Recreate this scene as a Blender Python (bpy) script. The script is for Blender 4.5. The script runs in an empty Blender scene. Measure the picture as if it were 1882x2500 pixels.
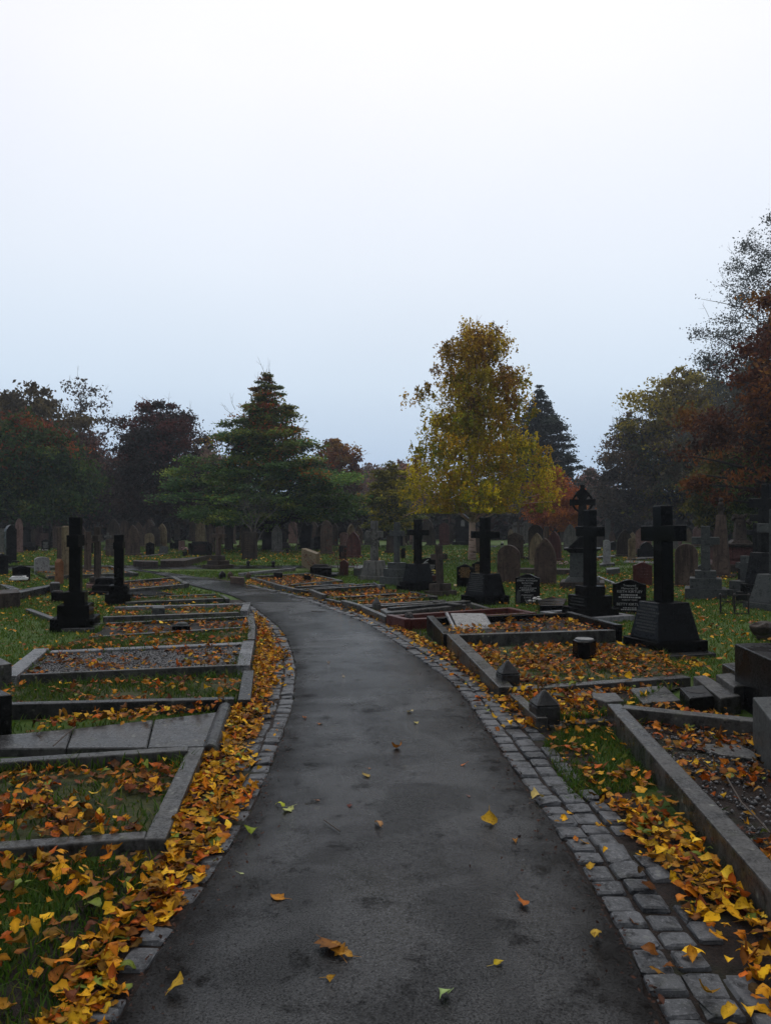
import bpy, math, random
import numpy as np
from mathutils import Vector

R = math.radians
SC = bpy.context.scene
COL = SC.collection
random.seed(7)

# ------------------------------------------------------------------ camera, sky, sun, exposure
EYE = 1.6
cam_d = bpy.data.cameras.new('camera')
cam = bpy.data.objects.new('camera', cam_d)
COL.objects.link(cam)
cam.location = (0, 0, EYE)
cam.rotation_euler = (R(90), 0, 0)
cam_d.sensor_fit = 'HORIZONTAL'
cam_d.sensor_width = 36.0
cam_d.lens = 36.0 * 1880.0 / 1882.0
cam_d.shift_y = 20.0 / 1882.0          # level camera, horizon slightly below the middle of the frame
cam_d.clip_end = 3000
cam_d.clip_start = 0.05
SC.camera = cam

w = bpy.data.worlds.new('World')
SC.world = w
w.use_nodes = True
nt = w.node_tree
nt.nodes.clear()
def N(nt, t, **kw):
    n = nt.nodes.new(t)
    for k, v in kw.items():
        setattr(n, k, v)
    return n
SUN_EL, SUN_AZ = 52.0, 8.0             # the bright part of the overcast is high and ahead
sky = N(nt, 'ShaderNodeTexSky', sky_type='NISHITA', sun_disc=False)
sky.sun_elevation = R(SUN_EL); sky.sun_rotation = R(SUN_AZ)
sky.dust_density = 4.0; sky.air_density = 1.0
tc = N(nt, 'ShaderNodeTexCoord')
sx = N(nt, 'ShaderNodeSeparateXYZ')
nt.links.new(tc.outputs['Generated'], sx.inputs[0])
ramp = N(nt, 'ShaderNodeValToRGB')
cr = ramp.color_ramp
cr.elements[0].position = 0.0; cr.elements[0].color = (0.40, 0.54, 0.73, 1)
cr.elements[1].position = 1.0; cr.elements[1].color = (1.0, 1.0, 1.02, 1)
for p, c in ((0.07, (0.50, 0.64, 0.83)), (0.17, (0.67, 0.79, 0.93)), (0.31, (0.82, 0.89, 0.99)), (0.50, (0.95, 0.96, 1.03))):
    e = cr.elements.new(p); e.color = (*c, 1)
nt.links.new(sx.outputs['Z'], ramp.inputs[0])
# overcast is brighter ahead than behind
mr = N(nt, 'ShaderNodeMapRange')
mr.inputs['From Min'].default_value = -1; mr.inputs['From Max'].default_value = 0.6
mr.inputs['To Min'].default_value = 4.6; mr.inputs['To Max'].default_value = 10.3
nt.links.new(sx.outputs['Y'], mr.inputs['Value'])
cn = N(nt, 'ShaderNodeTexNoise'); cn.inputs['Scale'].default_value = 2.2; cn.inputs['Detail'].default_value = 3
nt.links.new(tc.outputs['Generated'], cn.inputs['Vector'])
cm = N(nt, 'ShaderNodeMapRange'); cm.inputs['To Min'].default_value = 0.95; cm.inputs['To Max'].default_value = 1.05
nt.links.new(cn.outputs['Fac'], cm.inputs['Value'])
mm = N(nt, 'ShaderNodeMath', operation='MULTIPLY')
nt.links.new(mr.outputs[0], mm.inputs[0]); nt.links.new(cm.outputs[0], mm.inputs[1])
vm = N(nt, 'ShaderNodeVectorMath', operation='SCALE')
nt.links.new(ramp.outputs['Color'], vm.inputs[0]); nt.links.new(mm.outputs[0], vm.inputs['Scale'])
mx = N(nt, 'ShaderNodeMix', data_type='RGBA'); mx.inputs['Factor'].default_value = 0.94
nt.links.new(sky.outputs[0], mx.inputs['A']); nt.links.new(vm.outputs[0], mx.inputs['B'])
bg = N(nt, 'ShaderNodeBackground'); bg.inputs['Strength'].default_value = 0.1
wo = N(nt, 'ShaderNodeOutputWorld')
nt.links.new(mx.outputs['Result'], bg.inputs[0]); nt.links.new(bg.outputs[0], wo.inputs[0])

sun_d = bpy.data.lights.new('sun', 'SUN')
sun_d.energy = 0.5; sun_d.angle = R(25); sun_d.color = (1.0, 0.97, 0.93)
sun = bpy.data.objects.new('sun', sun_d); COL.objects.link(sun)
_d = Vector((math.sin(R(SUN_AZ)) * math.cos(R(SUN_EL)), math.cos(R(SUN_AZ)) * math.cos(R(SUN_EL)), math.sin(R(SUN_EL))))
sun.rotation_euler = _d.to_track_quat('Z', 'Y').to_euler()

SC.view_settings.view_transform = 'Standard'
SC.view_settings.look = 'None'
SC.view_settings.exposure = 0.0
SC.view_settings.gamma = 1.0
SC.cycles.volume_bounces = 0
SC.cycles.max_bounces = 6
SC.cycles.use_denoising = True

# ------------------------------------------------------------------ helpers
def T(u, v, h=0.0):
    """point at height h that stands at this place of the photographed ground plan"""
    Y = 1880.0 * (EYE - h) / (v - 1270.0)
    return np.array(((u - 941.0) / 1880.0 * Y, Y, h))

def Z(v, Y):
    return EYE + (1270.0 - v) / 1880.0 * Y

def X(u, Y):
    return (u - 941.0) / 1880.0 * Y

def tag(o, label=None, cat=None, group=None, kind=None):
    if label: o['label'] = label
    if cat: o['category'] = cat
    if group: o['group'] = group
    if kind: o['kind'] = kind
    return o

def empty(name, loc, rz=0.0, tilt=(0, 0)):
    o = bpy.data.objects.new(name, None)
    o.empty_display_size = 0.2
    o.location = loc; o.rotation_euler = (tilt[0], tilt[1], rz)
    COL.objects.link(o)
    return o

def np_mesh(name, V, F, mat, parent=None, col=None, smooth=False):
    """V (n,3); F (m,k) all of one size or a list of such arrays; col (n,3) per vertex colours"""
    if not isinstance(F, (list, tuple)): F = [F]
    F = [np.asarray(f, dtype=np.int32) for f in F if len(f)]
    me = bpy.data.meshes.new(name)
    V = np.asarray(V, dtype=np.float32)
    me.vertices.add(len(V)); me.vertices.foreach_set('co', V.ravel())
    nl = sum(f.size for f in F); nf = sum(len(f) for f in F)
    me.loops.add(nl); me.loops.foreach_set('vertex_index', np.concatenate([f.ravel() for f in F]))
    tot = np.concatenate([np.full(len(f), f.shape[1], dtype=np.int32) for f in F])
    start = np.concatenate(([0], np.cumsum(tot)[:-1])).astype(np.int32)
    me.polygons.add(nf)
    me.polygons.foreach_set('loop_start', start)
    me.polygons.foreach_set('loop_total', tot)
    if smooth: me.polygons.foreach_set('use_smooth', np.ones(nf, dtype=bool))
    if col is not None:
        a = me.color_attributes.new('Col', 'FLOAT_COLOR', 'POINT')
        c4 = np.ones((len(V), 4), dtype=np.float32); c4[:, :3] = col
        a.data.foreach_set('color', c4.ravel())
    me.update(calc_edges=True)
    me.validate()
    if mat: me.materials.append(mat)
    o = bpy.data.objects.new(name, me)
    COL.objects.link(o)
    if parent: o.parent = parent
    return o

class MB:
    """collects shapes and links them as ONE mesh object"""
    def __init__(self): self.v = []; self.f = []
    def add(self, V, F):
        n = len(self.v); self.v += [tuple(map(float, p)) for p in V]
        self.f += [tuple(i + n for i in f) for f in F]
        return self
    def box(self, c, s, rz=0.0):
        x, y, z = s[0] / 2, s[1] / 2, s[2] / 2
        ca, sa = math.cos(rz), math.sin(rz)
        P = []
        for dz in (-z, z):
            for dx, dy in ((-x, -y), (x, -y), (x, y), (-x, y)):
                P.append((c[0] + dx * ca - dy * sa, c[1] + dx * sa + dy * ca, c[2] + dz))
        return self.add(P, [(3, 2, 1, 0), (4, 5, 6, 7), (0, 1, 5, 4), (1, 2, 6, 5), (2, 3, 7, 6), (3, 0, 4, 7)])
    def frustum(self, z0, z1, s0, s1, c0=(0, 0), c1=(0, 0)):
        P = []
        for z, s, c in ((z0, s0, c0), (z1, s1, c1)):
            for dx, dy in ((-1, -1), (1, -1), (1, 1), (-1, 1)):
                P.append((c[0] + dx * s[0] / 2, c[1] + dy * s[1] / 2, z))
        return self.add(P, [(3, 2, 1, 0), (4, 5, 6, 7), (0, 1, 5, 4), (1, 2, 6, 5), (2, 3, 7, 6), (3, 0, 4, 7)])
    def prism(self, poly, y0, y1):
        """poly in x,z seen from -y, counter-clockwise"""
        n = len(poly)
        P = [(x, y0, z) for x, z in poly] + [(x, y1, z) for x, z in poly]
        F = [tuple(range(n)), tuple(range(2 * n - 1, n - 1, -1))]
        for i in range(n):
            j = (i + 1) % n
            F.append((i, i + n, j + n, j))
        return self.add(P, F)
    def slab(self, poly, z0, z1):
        """poly in x,y counter-clockwise; z0/z1 a number or a list per corner"""
        n = len(poly)
        a = z0 if hasattr(z0, '__len__') else [z0] * n
        b = z1 if hasattr(z1, '__len__') else [z1] * n
        P = [(p[0], p[1], a[i]) for i, p in enumerate(poly)] + [(p[0], p[1], b[i]) for i, p in enumerate(poly)]
        F = [tuple(range(n - 1, -1, -1)), tuple(range(n, 2 * n))]
        for i in range(n):
            j = (i + 1) % n
            F.append((i, j, j + n, i + n))
        return self.add(P, F)
    def tube(self, pts, rad, sides=6):
        pts = [Vector(p) for p in pts]; n = len(pts)
        P = []
        for i, p in enumerate(pts):
            t = (pts[min(i + 1, n - 1)] - pts[max(i - 1, 0)]).normalized()
            a = t.orthogonal().normalized() if i == 0 else (u0 - t * u0.dot(t)).normalized()
            u0 = a; b = t.cross(a)
            r = rad[i] if hasattr(rad, '__len__') else rad
            for k in range(sides):
                g = 2 * math.pi * k / sides
                P.append(p + (a * math.cos(g) + b * math.sin(g)) * r)
        F = []
        for i in range(n - 1):
            for k in range(sides):
                k2 = (k + 1) % sides
                F.append((i * sides + k, i * sides + k2, (i + 1) * sides + k2, (i + 1) * sides + k))
        F.append(tuple(range(sides - 1, -1, -1))); F.append(tuple(range((n - 1) * sides, n * sides)))
        return self.add(P, F)
    def ball(self, c, r, seg=10, rings=6, jit=0.0, rng=random):
        rx, ry, rz = r if hasattr(r, '__len__') else (r, r, r)
        P = [(c[0], c[1], c[2] - rz)]
        for i in range(1, rings):
            a = -math.pi / 2 + math.pi * i / rings
            for k in range(seg):
                g = 2 * math.pi * k / seg; j = 1 + (rng.random() - .5) * 2 * jit
                P.append((c[0] + rx * math.cos(a) * math.cos(g) * j, c[1] + ry * math.cos(a) * math.sin(g) * j, c[2] + rz * math.sin(a) * j))
        P.append((c[0], c[1], c[2] + rz))
        F = [(0, 1 + (k + 1) % seg, 1 + k) for k in range(seg)]
        for i in range(rings - 2):
            for k in range(seg):
                k2 = (k + 1) % seg; b = 1 + i * seg
                F.append((b + k, b + k2, b + seg + k2, b + seg + k))
        b = 1 + (rings - 2) * seg
        F += [(b + k, b + (k + 1) % seg, len(P) - 1) for k in range(seg)]
        return self.add(P, F)
    def build(self, name, mat, parent=None, bevel=0.0, smooth=False, seg=1):
        me = bpy.data.meshes.new(name)
        me.from_pydata(self.v, [], self.f); me.update()
        me.materials.append(mat)
        if smooth:
            for p in me.polygons: p.use_smooth = True
        o = bpy.data.objects.new(name, me); COL.objects.link(o)
        if parent: o.parent = parent
        if bevel:
            m = o.modifiers.new('edge', 'BEVEL'); m.width = bevel; m.segments = seg
            m.limit_method = 'ANGLE'; m.angle_limit = R(35)
        return o

# ------------------------------------------------------------------ materials
def mat_new(name):
    m = bpy.data.materials.new(name); m.use_nodes = True
    nt = m.node_tree; nt.nodes.clear()
    out = N(nt, 'ShaderNodeOutputMaterial'); b = N(nt, 'ShaderNodeBsdfPrincipled')
    nt.links.new(b.outputs[0], out.inputs[0])
    return m, nt, b, out

def mixc(nt, a, b, fac, mode='MIX'):
    m = N(nt, 'ShaderNodeMix', data_type='RGBA', blend_type=mode)
    for s, v in (('A', a), ('B', b)):
        if isinstance(v, tuple): m.inputs[s].default_value = (*v, 1)
        else: nt.links.new(v, m.inputs[s])
    if isinstance(fac, (int, float)): m.inputs['Factor'].default_value = fac
    else: nt.links.new(fac, m.inputs['Factor'])
    return m.outputs['Result']

def noise(nt, vec, scale, detail=4, rough=0.6, dist=0.0):
    n = N(nt, 'ShaderNodeTexNoise')
    n.inputs['Scale'].default_value = scale; n.inputs['Detail'].default_value = detail
    n.inputs['Roughness'].default_value = rough; n.inputs['Distortion'].default_value = dist
    if vec is not None: nt.links.new(vec, n.inputs['Vector'])
    return n.outputs['Fac']

def step(nt, val, a, b, lo=0.0, hi=1.0):
    m = N(nt, 'ShaderNodeMapRange'); m.interpolation_type = 'SMOOTHSTEP'
    m.inputs['From Min'].default_value = a; m.inputs['From Max'].default_value = b
    m.inputs['To Min'].default_value = lo; m.inputs['To Max'].default_value = hi
    nt.links.new(val, m.inputs['Value'])
    return m.outputs[0]

def coords(nt, obj=True):
    """object coordinates shifted by a random amount for every object"""
    t = N(nt, 'ShaderNodeTexCoord')
    if not obj:
        g = N(nt, 'ShaderNodeNewGeometry'); return g.outputs['Position']
    i = N(nt, 'ShaderNodeObjectInfo')
    s = N(nt, 'ShaderNodeMath', operation='MULTIPLY'); s.inputs[1].default_value = 37.0
    nt.links.new(i.outputs['Random'], s.inputs[0])
    a = N(nt, 'ShaderNodeVectorMath', operation='ADD')
    nt.links.new(t.outputs['Object'], a.inputs[0]); nt.links.new(s.outputs[0], a.inputs[1])
    return a.outputs[0]

def bump(nt, bsdf, h, strength, dist):
    b = N(nt, 'ShaderNodeBump'); b.inputs['Strength'].default_value = strength; b.inputs['Distance'].default_value = dist
    nt.links.new(h, b.inputs['Height']); nt.links.new(b.outputs[0], bsdf.inputs['Normal'])

def stone(name, c1, c2, rough=(0.35, 0.65), spec=0.4, lichen=0.0, lc=(0.30, 0.31, 0.26), moss=0.0, bump_s=0.25, speck=0.0, stain=0.0):
    m, nt, b, out = mat_new(name)
    v = coords(nt)
    n1 = noise(nt, v, 3.0, 5, 0.65); n2 = noise(nt, v, 60.0, 3, 0.7); n3 = noise(nt, v, 14.0, 4, 0.6)
    c = mixc(nt, c1, c2, step(nt, n1, 0.36, 0.64))
    c = mixc(nt, c, tuple(x * 0.35 for x in c1), step(nt, n3, 0.50, 0.68, 0, 0.85))
    c = mixc(nt, c, tuple(x * 1.5 for x in c2), step(nt, noise(nt, v, 38.0, 4, 0.75), 0.54, 0.66, 0, 0.5))
    if speck:
        c = mixc(nt, c, tuple(min(1, x * 2.6 + 0.02) for x in c2), step(nt, n2, 0.58, 0.66, 0, speck))
    if stain:
        # rain streaks running down the face
        mp = N(nt, 'ShaderNodeMapping'); mp.inputs['Scale'].default_value = (9, 9, 0.8)
        nt.links.new(v, mp.inputs['Vector'])
        c = mixc(nt, c, tuple(x * 0.25 for x in c1), step(nt, noise(nt, mp.outputs[0], 1.3, 4), 0.48, 0.66, 0, stain))
    if moss:
        c = mixc(nt, c, (0.045, 0.055, 0.012), step(nt, noise(nt, v, 5.0, 5, 0.7), 0.55, 0.72, 0, moss))
    if lichen:
        vo = N(nt, 'ShaderNodeTexVoronoi'); vo.inputs['Scale'].default_value = 17.0; nt.links.new(v, vo.inputs['Vector'])
        f = step(nt, vo.outputs['Distance'], 0.30, 0.12, 0, 1)
        mk = step(nt, noise(nt, v, 6.0, 3), 0.52, 0.62, 0, lichen)
        mu = N(nt, 'ShaderNodeMath', operation='MULTIPLY'); nt.links.new(f, mu.inputs[0]); nt.links.new(mk, mu.inputs[1])
        c = mixc(nt, c, lc, mu.outputs[0])
    nt.links.new(c, b.inputs['Base Color'])
    nt.links.new(step(nt, n1, 0.36, 0.64, rough[0] * 0.85, rough[1] * 0.9), b.inputs['Roughness'])
    nt.links.new(step(nt, noise(nt, v, 55.0, 4, 0.8), 0.38, 0.60, spec * 0.08, spec * 0.48), b.inputs['Specular IOR Level'])
    bump(nt, b, noise(nt, v, 45.0, 5, 0.75), bump_s, 0.01)
    return m

M = {}
M['kerb'] = stone('weathered kerb stone', (0.030, 0.029, 0.027), (0.068, 0.066, 0.062), (0.26, 0.5), 0.6, 0.5, moss=0.5, stain=0.5)
M['kerb_grey'] = stone('pale granite kerb', (0.095, 0.095, 0.10), (0.155, 0.155, 0.16), (0.24, 0.42), 0.6, 0.15, speck=0.6, bump_s=0.1)
M['kerb_dark'] = stone('dark kerb stone', (0.016, 0.016, 0.016), (0.038, 0.037, 0.036), (0.24, 0.45), 0.5, 0.3, moss=0.35, stain=0.4)
M['black'] = stone('black polished granite', (0.0022, 0.0022, 0.0023), (0.004, 0.004, 0.0041), (0.13, 0.24), 0.22, speck=0.05, bump_s=0.02)
M['blackrough'] = stone('soot dark granite', (0.004, 0.004, 0.004), (0.010, 0.010, 0.0095), (0.26, 0.42), 0.3, 0.12, bump_s=0.12)
M['darkgrey'] = stone('dark grey granite', (0.040, 0.044, 0.044), (0.062, 0.066, 0.064), (0.42, 0.6), 0.35, 0.2, speck=0.35)
M['grey'] = stone('weathered grey stone', (0.085, 0.083, 0.078), (0.13, 0.125, 0.115), (0.5, 0.75), 0.35, 0.5, moss=0.4, stain=0.6)
M['palegrey'] = stone('pale grey granite', (0.16, 0.16, 0.16), (0.22, 0.22, 0.215), (0.4, 0.6), 0.4, 0.2, speck=0.5)
M['brown'] = stone('brown sandstone', (0.058, 0.039, 0.031), (0.095, 0.067, 0.053), (0.55, 0.8), 0.3, 0.35, (0.16, 0.15, 0.10), 0.35, 0.4, stain=0.7)
M['darkbrown'] = stone('blackened sandstone', (0.032, 0.025, 0.021), (0.062, 0.047, 0.038), (0.5, 0.75), 0.3, 0.3, (0.12, 0.12, 0.08), 0.3, 0.4, stain=0.7)
M['pink'] = stone('pink sandstone', (0.15, 0.085, 0.075), (0.20, 0.125, 0.11), (0.5, 0.75), 0.3, 0.25, moss=0.25, stain=0.55)
M['tan'] = stone('ochre sandstone', (0.145, 0.105, 0.062), (0.21, 0.165, 0.10), (0.5, 0.75), 0.3, 0.4, (0.27, 0.22, 0.06), 0.45, 0.4, stain=0.6)
M['red'] = stone('red granite', (0.048, 0.012, 0.010), (0.078, 0.021, 0.016), (0.3, 0.5), 0.4, speck=0.3, bump_s=0.06)
M['deepred'] = stone('dull red sandstone', (0.070, 0.026, 0.024), (0.095, 0.042, 0.038), (0.5, 0.75), 0.3, 0.25, moss=0.25, stain=0.6)
M['orange'] = stone('orange brown stone', (0.15, 0.06, 0.025), (0.20, 0.095, 0.045), (0.45, 0.7), 0.3, 0.2, moss=0.2, stain=0.4)
M['slab'] = stone('wet grave slab', (0.036, 0.036, 0.036), (0.062, 0.061, 0.06), (0.24, 0.45), 0.6, 0.5, moss=0.3)
M['sett'] = stone('granite sett', (0.034, 0.036, 0.039), (0.105, 0.108, 0.114), (0.34, 0.55), 0.4, 0.2, moss=0.2, speck=0.3, bump_s=0.5)
M['white'] = stone('white stone', (0.50, 0.50, 0.50), (0.62, 0.62, 0.61), (0.4, 0.6), 0.4, bump_s=0.1)
M['buff'] = stone('buff pebble', (0.42, 0.34, 0.22), (0.55, 0.46, 0.33), (0.4, 0.6), 0.4, bump_s=0.1)

def plain(name, c, rough=0.5, spec=0.4, metal=0.0):
    m, nt, b, out = mat_new(name)
    v = coords(nt)
    col = mixc(nt, tuple(x * 0.75 for x in c), tuple(min(1, x * 1.2) for x in c), noise(nt, v, 12.0, 4))
    nt.links.new(col, b.inputs['Base Color'])
    b.inputs['Roughness'].default_value = rough; b.inputs['Specular IOR Level'].default_value = spec; b.inputs['Metallic'].default_value = metal
    return m
M['letter'] = plain('grey white inscription paint', (0.33, 0.33, 0.32), 0.6)
M['faint'] = plain('faint cut inscription', (0.040, 0.042, 0.040), 0.6, 0.2)
M['gold'] = plain('gilded inscription', (0.30, 0.17, 0.06), 0.5)
M['iron'] = plain('rusty black iron', (0.016, 0.012, 0.010), 0.55, 0.3)
M['car'] = plain('white car paint', (0.7, 0.72, 0.74), 0.25)
M['glass'] = plain('dark glass', (0.02, 0.022, 0.025), 0.08, 0.5)
M['rubber'] = plain('tyre rubber', (0.015, 0.015, 0.015), 0.8)
M['petal_white'] = plain('white petals', (0.62, 0.60, 0.58), 0.6)
M['petal_yellow'] = plain('yellow petals', (0.70, 0.58, 0.08), 0.6)
M['petal_pink'] = plain('pink petals', (0.55, 0.32, 0.34), 0.6)
M['stem'] = plain('dark green stems', (0.03, 0.05, 0.015), 0.6)
M['twig'] = plain('brown twig', (0.05, 0.035, 0.025), 0.7)
M['greytwig'] = plain('grey twig', (0.075, 0.066, 0.058), 0.7)

def attr_mat(name, rough=0.5, spec=0.3, trans=0.0, nscale=0.0, bs=0.0):
    m, nt, b, out = mat_new(name)
    a = N(nt, 'ShaderNodeAttribute', attribute_name='Col')
    c = a.outputs['Color']
    if nscale:
        g = coords(nt, False)
        c = mixc(nt, c, mixc(nt, c, (0.30, 0.22, 0.16), 1.0, 'MULTIPLY'), step(nt, noise(nt, g, nscale, 4, 0.7), 0.5, 0.68, 0, 0.8))
        if bs: bump(nt, b, noise(nt, g, nscale * 0.8, 3), bs, 0.004)
    nt.links.new(c, b.inputs['Base Color'])
    b.inputs['Roughness'].default_value = rough; b.inputs['Specular IOR Level'].default_value = spec
    if trans:
        t = N(nt, 'ShaderNodeBsdfTranslucent'); nt.links.new(c, t.inputs[0])
        s = N(nt, 'ShaderNodeMixShader'); s.inputs[0].default_value = trans
        nt.links.new(b.outputs[0], s.inputs[1]); nt.links.new(t.outputs[0], s.inputs[2]); nt.links.new(s.outputs[0], out.inputs[0])
    return m
M['leaf'] = attr_mat('fallen leaf', 0.42, 0.06, 0.18, 60.0, 0.3)
M['crown'] = attr_mat('tree foliage', 0.6, 0.12, 0.42)
M['blade'] = attr_mat('grass blade', 0.55, 0.15, 0.38)
M['pebble'] = attr_mat('gravel pebble', 0.45, 0.4)

def bark(name, c1, c2, sc=(30, 30, 5), bs=0.8):
    m, nt, b, out = mat_new(name)
    v = coords(nt)
    mp = N(nt, 'ShaderNodeMapping'); mp.inputs['Scale'].default_value = sc; nt.links.new(v, mp.inputs['Vector'])
    f = noise(nt, mp.outputs[0], 1.0, 5, 0.7)
    nt.links.new(mixc(nt, c1, c2, step(nt, f, 0.35, 0.65)), b.inputs['Base Color'])
    b.inputs['Roughness'].default_value = 0.8; b.inputs['Specular IOR Level'].default_value = 0.2
    bump(nt, b, f, bs, 0.03)
    return m
M['bark'] = bark('dark bark', (0.014, 0.011, 0.009), (0.034, 0.028, 0.023))
M['greybark'] = bark('grey bark', (0.03, 0.027, 0.025), (0.06, 0.055, 0.05))
M['birch'] = bark('birch bark', (0.06, 0.035, 0.028), (0.52, 0.36, 0.30), (2.2, 2.2, 16), 0.2)
bn = M['birch'].node_tree.nodes
for n in bn:
    if n.type == 'MAP_RANGE': n.inputs['From Min'].default_value = 0.38; n.inputs['From Max'].default_value = 0.46

# ground
def ground_mat():
    m, nt, b, out = mat_new('grass turf')
    v = coords(nt, False)
    n1 = noise(nt, v, 0.55, 5, 0.65); n2 = noise(nt, v, 9.0, 5, 0.7); n3 = noise(nt, v, 90.0, 3, 0.7)
    c = mixc(nt, (0.042, 0.100, 0.011), (0.085, 0.150, 0.017), step(nt, n2, 0.3, 0.7))
    c = mixc(nt, c, (0.012, 0.028, 0.006), step(nt, n3, 0.45, 0.7, 0, 0.75))
    c = mixc(nt, c, (0.11, 0.115, 0.016), step(nt, n1, 0.5, 0.72, 0, 0.7))
    # small fallen leaves lying in the turf
    vo = N(nt, 'ShaderNodeTexVoronoi'); vo.inputs['Scale'].default_value = 7.5; vo.inputs['Randomness'].default_value = 1.0
    nt.links.new(v, vo.inputs['Vector'])
    d = step(nt, vo.outputs['Distance'], 0.34, 0.26)
    sp = N(nt, 'ShaderNodeSeparateColor'); nt.links.new(vo.outputs['Color'], sp.inputs[0])
    pk = step(nt, sp.outputs[0], 0.60, 0.62)
    mu = N(nt, 'ShaderNodeMath', operation='MULTIPLY'); nt.links.new(d, mu.inputs[0]); nt.links.new(pk, mu.inputs[1])
    mk = N(nt, 'ShaderNodeMath', operation='MULTIPLY'); nt.links.new(mu.outputs[0], mk.inputs[0]); nt.links.new(step(nt, n1, 0.38, 0.55, 0.15, 0.95), mk.inputs[1])
    lc = mixc(nt, (0.20, 0.15, 0.02), (0.16, 0.05, 0.012), sp.outputs[1])
    c = mixc(nt, c, lc, mk.outputs[0])
    nt.links.new(c, b.inputs['Base Color'])
    b.inputs['Roughness'].default_value = 0.75; b.inputs['Specular IOR Level'].default_value = 0.2
    bump(nt, b, n3, 0.7, 0.05)
    return m
M['ground'] = ground_mat()

def asphalt_mat():
    m, nt, b, out = mat_new('damp asphalt')
    v = coords(nt, False)
    n1 = noise(nt, v, 0.7, 5, 0.6, 0.5); n2 = noise(nt, v, 5.0, 5, 0.7); n3 = noise(nt, v, 120.0, 4, 0.8); n4 = noise(nt, v, 260.0, 2, 0.7)
    c = mixc(nt, (0.004, 0.0043, 0.0046), (0.012, 0.0125, 0.0132), step(nt, n1, 0.35, 0.65))
    c = mixc(nt, c, (0.010, 0.0095, 0.009), step(nt, n2, 0.54, 0.70, 0, 0.75))
    c = mixc(nt, c, (0.062, 0.064, 0.067), step(nt, n3, 0.55, 0.66, 0, 0.55))
    c = mixc(nt, c, (0.004, 0.004, 0.004), step(nt, n3, 0.45, 0.36, 0, 0.85))
    # big soft damp blotches, and dirt gathering towards the edges
    nb = noise(nt, v, 1.9, 4, 0.55, 0.8)
    c = mixc(nt, c, (0.004, 0.004, 0.004), step(nt, nb, 0.50, 0.68, 0, 0.6))
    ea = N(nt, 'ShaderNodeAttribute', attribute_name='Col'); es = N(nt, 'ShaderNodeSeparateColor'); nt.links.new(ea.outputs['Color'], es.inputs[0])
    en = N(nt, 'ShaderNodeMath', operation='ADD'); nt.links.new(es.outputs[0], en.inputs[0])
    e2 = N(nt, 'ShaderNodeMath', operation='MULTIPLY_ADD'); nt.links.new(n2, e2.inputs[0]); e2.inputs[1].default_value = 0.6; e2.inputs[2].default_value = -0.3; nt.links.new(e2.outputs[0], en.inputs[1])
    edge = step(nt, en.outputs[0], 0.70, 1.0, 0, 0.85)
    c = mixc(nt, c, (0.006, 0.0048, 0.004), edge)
    # patches of moss and crushed leaf dirt
    mo = noise(nt, v, 1.6, 4, 0.6); mo2 = noise(nt, v, 40.0, 3, 0.7)
    ms = N(nt, 'ShaderNodeMath', operation='MULTIPLY'); nt.links.new(step(nt, mo, 0.64, 0.74), ms.inputs[0]); nt.links.new(step(nt, mo2, 0.5, 0.6), ms.inputs[1])
    c = mixc(nt, c, (0.05, 0.04, 0.012), ms.outputs[0])
    # hairline cracks
    cv = N(nt, 'ShaderNodeTexVoronoi', feature='DISTANCE_TO_EDGE'); cv.inputs['Scale'].default_value = 0.55
    wv = N(nt, 'ShaderNodeVectorMath', operation='ADD')
    nn = N(nt, 'ShaderNodeTexNoise'); nn.inputs['Scale'].default_value = 2.5; nt.links.new(v, nn.inputs['Vector'])
    nt.links.new(v, wv.inputs[0]); nt.links.new(nn.outputs['Color'], wv.inputs[1]); nt.links.new(wv.outputs[0], cv.inputs['Vector'])
    ck = N(nt, 'ShaderNodeMath', operation='MULTIPLY'); nt.links.new(step(nt, cv.outputs['Distance'], 0.007, 0.002, 0, 0.8), ck.inputs[0]); nt.links.new(step(nt, n1, 0.55, 0.6), ck.inputs[1])
    c = mixc(nt, c, (0.006, 0.006, 0.006), ck.outputs[0])
    nt.links.new(c, b.inputs['Base Color'])
    nt.links.new(step(nt, n1, 0.40, 0.60, 0.12, 0.30), b.inputs['Roughness'])
    sm = N(nt, 'ShaderNodeMath', operation='MULTIPLY'); nt.links.new(step(nt, n3, 0.38, 0.54, 0.04, 0.25), sm.inputs[0]); nt.links.new(step(nt, n2, 0.54, 0.68, 1.0, 0.25), sm.inputs[1])
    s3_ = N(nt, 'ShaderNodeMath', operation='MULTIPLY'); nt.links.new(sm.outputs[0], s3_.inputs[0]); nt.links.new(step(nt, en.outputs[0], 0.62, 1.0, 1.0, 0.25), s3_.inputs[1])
    s4_ = N(nt, 'ShaderNodeMath', operation='MULTIPLY'); nt.links.new(s3_.outputs[0], s4_.inputs[0]); nt.links.new(step(nt, nb, 0.36, 0.62, 1.25, 0.6), s4_.inputs[1])
    nt.links.new(s4_.outputs[0], b.inputs['Specular IOR Level'])
    h = N(nt, 'ShaderNodeMath', operation='ADD'); nt.links.new(n3, h.inputs[0]); nt.links.new(n4, h.inputs[1])
    bump(nt, b, h.outputs[0], 0.35, 0.005)
    return m
M['asphalt'] = asphalt_mat()

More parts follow.
